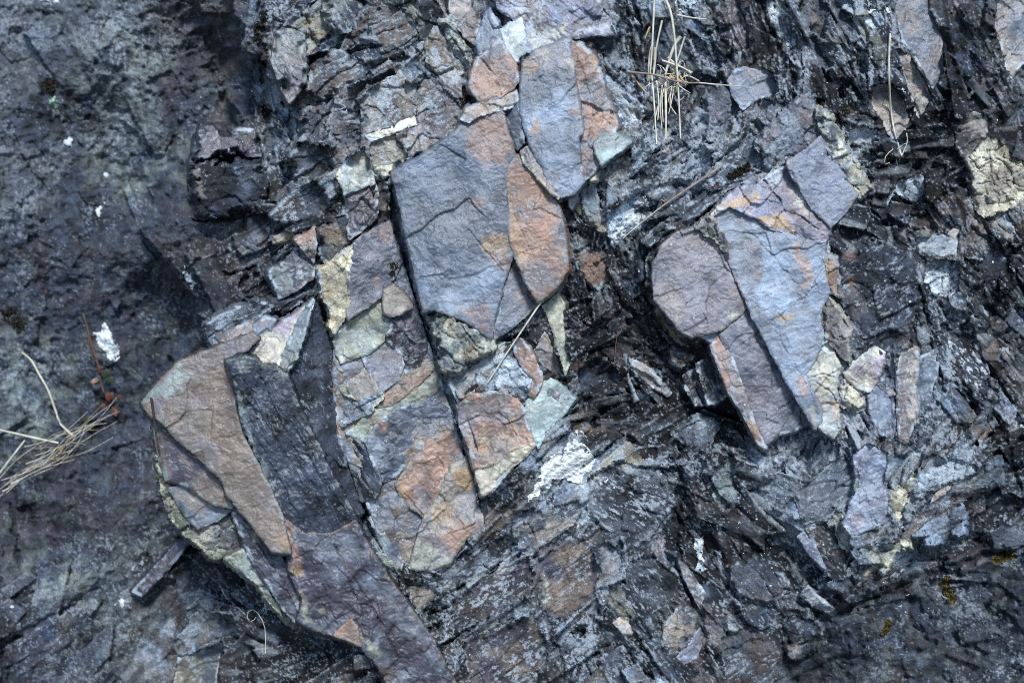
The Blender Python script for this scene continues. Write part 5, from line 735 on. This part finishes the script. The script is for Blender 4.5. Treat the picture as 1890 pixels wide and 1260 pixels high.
crust(LI, 'upper white lichen patch on the steep rib at the top edge', 'lichen', ['1424,12 1446,22 1456,40 1446,48 1432,30'], 'pale', 'white', 2, 6, .4)
crust(LI, 'lower white lichen patch on the steep rib at the top edge', 'lichen', ['1446,82 1454,62 1470,68 1472,92 1458,100'], 'pale', 'white', 2, 6, .4)
crust(LI, 'small white lichen knot among dark rock right of the white splash', 'lichen', [(1245, 914, 11)], 'pale', 'white', 2, 5, .45)
crust(LI, 'thin blue-white lichen line beside the tall tan shard', 'lichen', ['1646,112 1656,120 1676,180 1686,222 1678,220 1660,170'], 'pale', 'white', 2, 5, .55)
crust(LI, 'white lichen at the right edge below the middle', 'lichen', ['1876,765 1895,760 1898,812 1882,800'], 'white', 'pale', 2, 5, .4)
crust(LI, 'slanting pale lichen strip on the recessed wall in the lower left', 'lichen', ['228,1050 262,1022 290,1004 300,1010 278,1034 246,1058'], 'grey', 'pale', 1.6, 8, .5)
crust(LI, 'white lichen knot below the slanting pale strip', 'lichen', ['208,1112 222,1100 240,1106 236,1120 216,1122'], 'pale', 'white', 1.6, 6, .4)
crust(LI, 'white lichen dot at the left edge near the bottom', 'lichen', ['16,1114 28,1110 32,1124 22,1134 16,1128'], 'pale', 'white', 1.6, 4, .3)
crust(LI, 'white lichen streak under the rim of the jutting block', 'lichen', ['480,1112 494,1108 504,1122 492,1132 484,1128'], 'pale', 'white', 1.6, 4, .3)
crust(LI, 'oval white lichen spot on the flat lilac sheet', 'lichen', ['1055,14 1060,9 1065,16 1064,23 1058,24'], 'pale', None, 1, 1, -.2)
crust(LI, 'pale lichen smear on the dark rock of the lower right corner', 'lichen', ['1650,1126 1664,1104 1682,1094 1674,1108 1656,1130'], 'pale', None, 1.4, 4, .4)
crust(LI, 'whitish lichen cluster low in the dark lower right', 'lichen', ['1638,1190 1656,1184 1662,1200 1646,1208'], 'grey', 'pale', 1.4, 6, .5)
# scattered specks of lichen nobody could count
r_ = np.random.RandomState(5); specks = []
for cx, cy, sx, sy, n in [(1580,60,28,60,120),(1560,200,60,50,60),(1750,290,40,60,40),(1200,550,60,90,50),(1240,900,60,50,50),(1400,980,60,60,60),(1700,1000,120,60,60),(1120,830,60,60,40),(1290,430,70,60,50),(1665,170,14,50,50),(620,700,300,200,30),(1850,450,40,120,50),(1500,900,120,100,40),(530,230,40,110,70),(1050,1100,150,90,70),(200,330,160,200,40),(1640,550,60,80,40)]:
    for k in range(n): specks.append((cx + r_.randn() * sx, cy + r_.randn() * sy, .6 + 2.0 * r_.rand() ** 4))
def speck_mesh():
    co = []; q = []; c = []
    for x, y, r in specks:
        h = float(hb(x, y)); n = len(co); a0 = r_.rand() * 6; m = 6
        for k in range(m):
            a = a0 + k * 2 * math.pi / m; rr = r * (.6 + .7 * r_.rand()); co.append(P3(x + rr * math.cos(a), y + rr * math.sin(a), float(hb(x + rr * math.cos(a), y + rr * math.sin(a))) + .2)); c.append(col('pale'))
        co.append(P3(x, y, h + .9 + r * .35)); c.append(col('white'))
        for k in range(0, m, 2): q.append((n + m, n + k, n + (k + 1) % m, n + (k + 2) % m))
    o = mesh_obj('lichen_specks', np.array(co), np.array(q), np.array(c), MAT['lichen']); tag(o, 'scattered tiny white specks of lichen on the dark rock', 'lichen', kind='stuff')
speck_mesh()
MOSS = plain('moss', (92, 80, 40), .95, 500, .5); DMOSS = plain('dark_moss', (44, 42, 34), .95, 500, .5)
def moss(label, blobs, mat, n=60, hgt=7):
    co = []; q = []
    for bx, by, br in blobs:
        for k in range(int(n * br / 10)):
            a = r_.rand() * 6.283; r = br * math.sqrt(r_.rand()); x = bx + r * math.cos(a); y = by + r * math.sin(a) * .9; h = float(hb(x, y)) - 1
            for j in range(3):
                t = r_.rand() * 6.283; l = hgt * (.35 + .75 * r_.rand()) * (1 - .4 * r / br); w = .7 + .9 * r_.rand(); dx, dy = math.cos(t), math.sin(t); n0 = len(co)
                co += [P3(x - dy * w, y + dx * w, h), P3(x + dy * w, y - dx * w, h), P3(x + dx * l * .7 + dy * w, y + dy * l * .7 - dx * w, h + l * (.3 + r_.rand())), P3(x + dx * l * .7 - dy * w, y + dy * l * .7 + dx * w, h + l * (.3 + r_.rand()))]
                q.append((n0, n0 + 1, n0 + 2, n0 + 3))
    co = np.array(co); o = mesh_obj('moss_tuft', co, np.array(q), None, mat, origin=co.mean(0), smooth=False); tag(o, label, 'moss')
moss('ochre moss tuft on the dark rock of the lower right', [(1745, 1078, 9), (1752, 1095, 10), (1757, 1106, 8), (1748, 1068, 6)], MOSS, 90)
moss('small ochre moss tuft left of the larger ochre one', [(1640, 1150, 6), (1636, 1160, 6), (1632, 1168, 5)], MOSS, 90)
moss('ochre moss in a crevice at the right edge', [(1840, 1032, 9), (1855, 1028, 10), (1868, 1024, 8)], MOSS, 70)
moss('olive moss tuft at the right end of the long twig', [(1350, 326, 8), (1364, 318, 9), (1378, 310, 7)], DMOSS, 90)
moss('round dark moss cushion on the recessed wall', [(90, 158, 15)], DMOSS, 90, 9)
moss('dark moss clump at the left edge of the recessed wall', [(22, 580, 18), (36, 600, 14)], DMOSS, 70, 8)
moss('dark moss tuft at the left foot of the orange-stained block', [(852, 190, 9), (862, 182, 6)], DMOSS, 80, 6)
moss('dark moss on the edge of the purple panel beside the long dark wall', [(728, 492, 8), (724, 505, 5)], DMOSS, 80, 5)
moss('dark moss above the chalk-white square stone', [(1556, 205, 12), (1548, 218, 8)], DMOSS, 70, 6)
moss('dark moss in the gully left of the broken ledges', [(478, 50, 10), (474, 70, 8), (486, 30, 8)], DMOSS, 70, 7)
# stalks: tapered tubes along a line of (x, y, lift above the rock)
STRAW = plain('dead_grass', (204, 198, 184), .6, 60, .3); STRAWB = plain('brown_straw', (176, 150, 116), .65, 60, .3); TWIG = plain('twig', (150, 132, 122), .75, 80, .3); STEM = plain('brown_stem', (96, 76, 68), .7, 80, .3); DSTEM = plain('dark_stem', (62, 50, 48), .7, 80, .3)
def tube(lines, sides=6):
    co = []; q = []
    for P, r0, r1 in lines:
        P = np.array(P, float); n = max(6, int(np.hypot(*(P[-1, :2] - P[0, :2])) / 9)); t = np.linspace(0, len(P) - 1, n)
        # Catmull-Rom through the points
        out = []
        for u in t:
            i = min(int(u), len(P) - 2); f = u - i; p0 = P[max(i - 1, 0)]; p1 = P[i]; p2 = P[i + 1]; p3 = P[min(i + 2, len(P) - 1)]
            out.append(.5 * ((2 * p1) + (p2 - p0) * f + (2 * p0 - 5 * p1 + 4 * p2 - p3) * f * f + (3 * p1 - p0 - 3 * p2 + p3) * f ** 3))
        out = np.array(out); W3 = [mathutils.Vector(P3(*p)) for p in out]; n0 = len(co)
        for i, w in enumerate(W3):
            d = (W3[min(i + 1, n - 1)] - W3[max(i - 1, 0)]).normalized(); a = d.orthogonal().normalized(); b = d.cross(a); rr = (r0 + (r1 - r0) * i / (n - 1)) * .001
            for k in range(sides):
                an = k * 2 * math.pi / sides; co.append(tuple(w + a * (math.cos(an) * rr) + b * (math.sin(an) * rr)))
        for i in range(n - 1):
            for k in range(sides):
                k2 = (k + 1) % sides; q.append((n0 + i * sides + k, n0 + i * sides + k2, n0 + (i + 1) * sides + k2, n0 + (i + 1) * sides + k))
    return np.array(co), np.array(q)
def onrock(p, lift):           # x y pairs -> with height along a line that rides above the rock
    P = pts(p); hs = [float(hb(a, b)) for a, b in P]; return [(a, b, h + lift) for (a, b), h in zip(P, hs)]
def stalk(name, label, cat, lines, mat, group=None, parent=None):
    L_ = []
    for p, lift, r0, r1 in lines:
        P = pts(p)
        if isinstance(lift, tuple): hh = [lift[0] + (lift[1] - lift[0]) * k / (len(P) - 1) for k in range(len(P))]; hs = [max(float(hb(a, b)), 0 if parent is not None else -999) * 0 + v for (a, b), v in zip(P, hh)]; L_.append(([(a, b, h) for (a, b), h in zip(P, hs)], r0, r1))
        else:
            hs = [float(hb(a, b)) for a, b in P]; mx = np.array(hs)
            L_.append(([(a, b, h + lift) for (a, b), h in zip(P, mx)], r0, r1))
    co, q = tube(L_); pl = tuple(parent.location) if parent is not None else (0, 0, 0)
    o = mesh_obj(name, co, q, None, mat, origin=co[0] if parent is not None else co.mean(0), parent=parent, parent_loc=pl)
    if parent is None: tag(o, label, cat, group)
    return o
T = holder('straw_tuft', 'tuft of dry pale straw hanging in the hollow near the top centre', 'dry grass', 1238, 150, -20)
hz = float(max(np.percentile(hb(*np.meshgrid(np.linspace(1195, 1275, 12), np.linspace(60, 250, 20))), 88), 0))
def tl(p, r=1.6, a=10, b=26, m=None): stalk('straw', None, None, [(p, (hz + a, hz + b), r * 1.25, r * .7)], m or STRAW, parent=T)
for p, r, a, b in [('1208,-8 1205,60 1202,110 1198,160',1.7,34,20),('1226,-6 1238,24 1245,70 1248,110 1252,168 1256,256',2.0,34,26),('1222,38 1212,85 1205,142',1.7,30,14),('1264,67 1252,105 1243,132',1.5,30,12),('1228,152 1229,200 1229,258',2.2,16,34),('1203,140 1208,200 1212,267',1.5,18,36),
   ('1196,150 1198,105 1202,85',1.2,14,30),('1212,150 1216,190 1214,222',1.3,14,26),('1222,158 1219,200 1222,238',1.2,14,24),('1240,160 1236,190 1244,206 1252,215',1.2,14,20),('1250,155 1262,165 1274,172',1.2,14,22),('1206,80 1200,100 1196,150',1.2,28,16),('1209,88 1209,110 1206,138',2.6,28,20),('1222,112 1240,118 1262,126 1276,136',1.8,22,26),
   ('1232,106 1250,120 1278,134',1.6,22,20),('1216,190 1210,215 1205,240',1.1,16,26),('1290,150 1275,142 1262,140',1.4,16,20),('1258,112 1264,120 1262,140',1.3,24,14),('1230,150 1222,180 1224,226',1.1,14,28),('1246,150 1240,185 1234,210',1.0,14,22)]: tl(p, r, a, b)
stalk('straw', None, None, [('1257,68 1246,82 1236,108 1228,138', (hz + 34, hz + 16), 3.6, 2.2)], STRAW, parent=T)
for p, r in [('1157,133 1175,150 1193,173',2.0),('1196,60 1199,50 1190,72',2.0),('1240,128 1250,136 1262,150',2.0),('1248,144 1258,152 1270,152',2.2),('1236,140 1246,146 1256,136',2.4)]: tl(p, r, 16, 22, STRAWB)
stalk('straw', None, None, [('1157,133 1205,138 1257,152 1293,153', (hz + 30, hz + 40), 2.0, 1.6)], TWIG, parent=T)
stalk('straw', None, None, [('1290,153 1330,157 1377,160', (hz + 40, hz + 46), 1.5, .9)], STRAW, parent=T)
stalk('straw', None, None, [('1250,28 1275,33 1303,36', (hz + 18, hz + 26), 2.2, 1.2)], STRAW, parent=T)
rr_ = np.random.RandomState(9)
for k in range(60):            # short broken bits at the heart of the tuft
    a = rr_.rand() * 6.283; l = 10 + 16 * rr_.rand(); x = 1238 + rr_.randn() * 15; y = 145 + rr_.randn() * 12; s_ = hz + 4 + rr_.rand() * 16
    stalk('straw', None, None, [([(x, y), (x + math.cos(a) * l * .5 + rr_.randn() * 2, y + math.sin(a) * l * .5 + rr_.randn() * 2), (x + math.cos(a) * l, y + math.sin(a) * l)], (s_, s_ + 6 * rr_.rand()), .9 + .5 * rr_.rand(), .5)], STRAW if k % 3 else STRAWB, parent=T)
stalk('grass_stalk', 'long thin pale stalk hanging down the dark rock at the upper right', 'dry grass', [('1643,62 1641,100 1641,145 1644,200 1650,240 1658,268 1664,288', 7, 2.1, 1.4), ('1670,238 1675,255 1671,272 1664,288', 9, 1.3, .8), ('1648,276 1636,286 1632,303 1642,300', 6, 1.0, .7), ('1654,293 1656,306 1661,302 1659,290', 6, 1.0, .7), ('1678,262 1666,268 1656,276', 8, 1.0, .6)], STRAW)
stalk('twig', 'long straight dry twig lying slantwise above the rounded plum-grey slab', 'twig', [('1333,306 1300,328 1262,353 1222,381', (hb(1333, 306) + 10, hb(1222, 381) + 12), 2.3, 1.9)], TWIG)
stalk('grass_stalk', 'fine pale stalk continuing down left from the dry twig', 'dry grass', [('1222,381 1195,402 1168,424 1150,440', 7, 1.3, .8)], STRAW)
stalk('twig', 'short broken twig bit at the lower end of the long dry twig', 'twig', [('1206,358 1216,366 1228,373', 8, 1.8, .9)], STRAWB)
stalk('grass_stalk', 'single straight pale straw crossing the diagonal crack under the biggest slab', 'dry grass', [('1005,548 970,600 935,652 900,706', (118, 104), 1.9, 1.1)], STRAW)
stalk('grass_stalk', 'bent pale stalk rising from the straw bundle at the left edge', 'dry grass', [('40,650 58,665 72,690 90,722 104,762 112,782 134,803', 22, 2.2, 2.4)], STRAW)
stalk('grass_stalk', 'nearly level pale stalk at the left edge above the straw bundle', 'dry grass', [('-10,791 30,800 70,809 108,817', 26, 2.4, 2.2)], STRAW)
stalk('grass_stalk', 'short slanting pale stalk at the left edge', 'dry grass', [('-6,880 18,848 46,812', 24, 2.4, 1.8)], STRAW)
stalk('grass_stalk', 'thin curled dead stem dangling below the jutting block', 'dry grass', [('410,1087 416,1100 432,1114 453,1133', 40, 1.6, 1.2), ('456,1130 462,1126 470,1125 482,1140 490,1165 490,1205', 40, 1.2, .8), ('458,1130 456,1140 466,1146 472,1138', 40, 1.0, .8)], STRAW)
stalk('dead_stem', 'thin dark stem leaning on the corner of the jutting block', 'stem', [('279,734 283,760 288,800 295,842', (158, 150), 2.6, 1.8)], DSTEM)
stalk('dead_stem', 'short brown stem left of the black hollow prongs in the dark gully', 'stem', [('1140,610 1136,640 1134,668', 6, 1.0, .6), ('1150,595 1146,612 1136,624', 6, 1.0, .6)], STEM)
G = holder('straw_bundle', 'bundle of dry straw slanting across the left edge', 'dry grass', 90, 860, -280)
gz = 8 + float(np.median(hb(np.linspace(20, 190, 10), np.linspace(890, 790, 10))))
for k in range(34):
    a = rr_.rand(); x0 = -20 + 150 * a + rr_.randn() * 8; y0 = 912 - 92 * a + rr_.randn() * 12; l = 50 + 90 * rr_.rand(); an = math.radians(33 + rr_.randn() * 9); bend = rr_.randn() * 9; s_ = gz + 12 + 26 * rr_.rand()
    if x0 + l * math.cos(an) > 222: l = (222 - x0) / math.cos(an)
    stalk('straw', None, None, [([(x0, y0), (x0 + l * .5 * math.cos(an) + bend * .4, y0 - l * .5 * math.sin(an) + bend), (x0 + l * math.cos(an), y0 - l * math.sin(an))], (s_, s_ + 8 * rr_.randn()), (.6 + 1.1 * rr_.rand() ** 3), .4)], STRAW if k % 4 else STRAWB, parent=G)
PL = holder('seedling', 'small plant with a bare brown stem, red-brown and green leaves on the recessed wall', 'plant', 190, 720, -290)
pz = float(hb(190, 720)) + 14
stalk('stem', None, None, [('153,577 160,600 170,640 180,668 185,700 192,724', (pz + 16, pz), 2.6, 2.0), ('163,618 166,650 178,668', (pz + 12, pz + 6), 1.2, .9), ('192,700 200,688 206,680', (pz, pz + 10), 1.1, .8)], STEM, parent=PL)
LEAFG = plain('green_leaf', (52, 62, 44), .5, 150, .3); LEAFR = plain('red_leaf', (96, 58, 50), .6, 150, .35); LEAFP = plain('pink_leaf', (160, 128, 118), .6, 150, .3)
def leaf(x, y, a, l, w, mat, h):
    a = math.radians(a); co = []; q = []
    for t in np.linspace(0, 1, 7):
        ww = w * math.sin(math.pi * (t * .92 + .06)) ** .8
        for s_ in (-1, 0, 1):
            u = t * l; v = s_ * ww; co.append(P3(x + u * math.cos(a) - v * math.sin(a), y - u * math.sin(a) - v * math.cos(a), h + 5 * math.sin(t * 2.2) + (2.5 if s_ else 0)))
    for i in range(6):
        for j in range(2): n = i * 3 + j; q.append((n, n + 1, n + 4, n + 3))
    co = np.array(co); o = mesh_obj('leaf', co, np.array(q), None, mat, origin=co[0], parent=PL, parent_loc=tuple(PL.location))
    so = o.modifiers.new('thickness', 'SOLIDIFY'); so.thickness = .0006
for args in [(190,698,60,20,7,LEAFG,pz+8),(196,704,20,18,6,LEAFG,pz+8),(184,706,170,14,5,LEAFG,pz+6),(182,700,200,16,4,LEAFP,pz+8),(183,690,85,18,3,LEAFR,pz+8),(206,742,120,22,6,LEAFR,pz+4),(200,738,60,18,5,LEAFR,pz+6),(208,750,-70,20,6,LEAFR,pz+4),(196,746,200,12,4,LEAFR,pz+5),(216,736,40,12,4,LEAFR,pz+5),(150,775,10,22,6,LEAFG,pz+4),(158,784,-10,16,5,LEAFG,pz+4)]: leaf(*args)
RL = plain('red_sprig', (92, 44, 48), .7, 150, .3)
stalk('sprig', 'tiny dark red sprig just below the right end of the long twig', 'plant', [('1308,343 1318,345 1328,347', 4, 1.3, .7), ('1316,345 1322,340 1327,339', 4, 1.0, .6), ('1314,346 1320,351', 4, 1.0, .6)], RL)
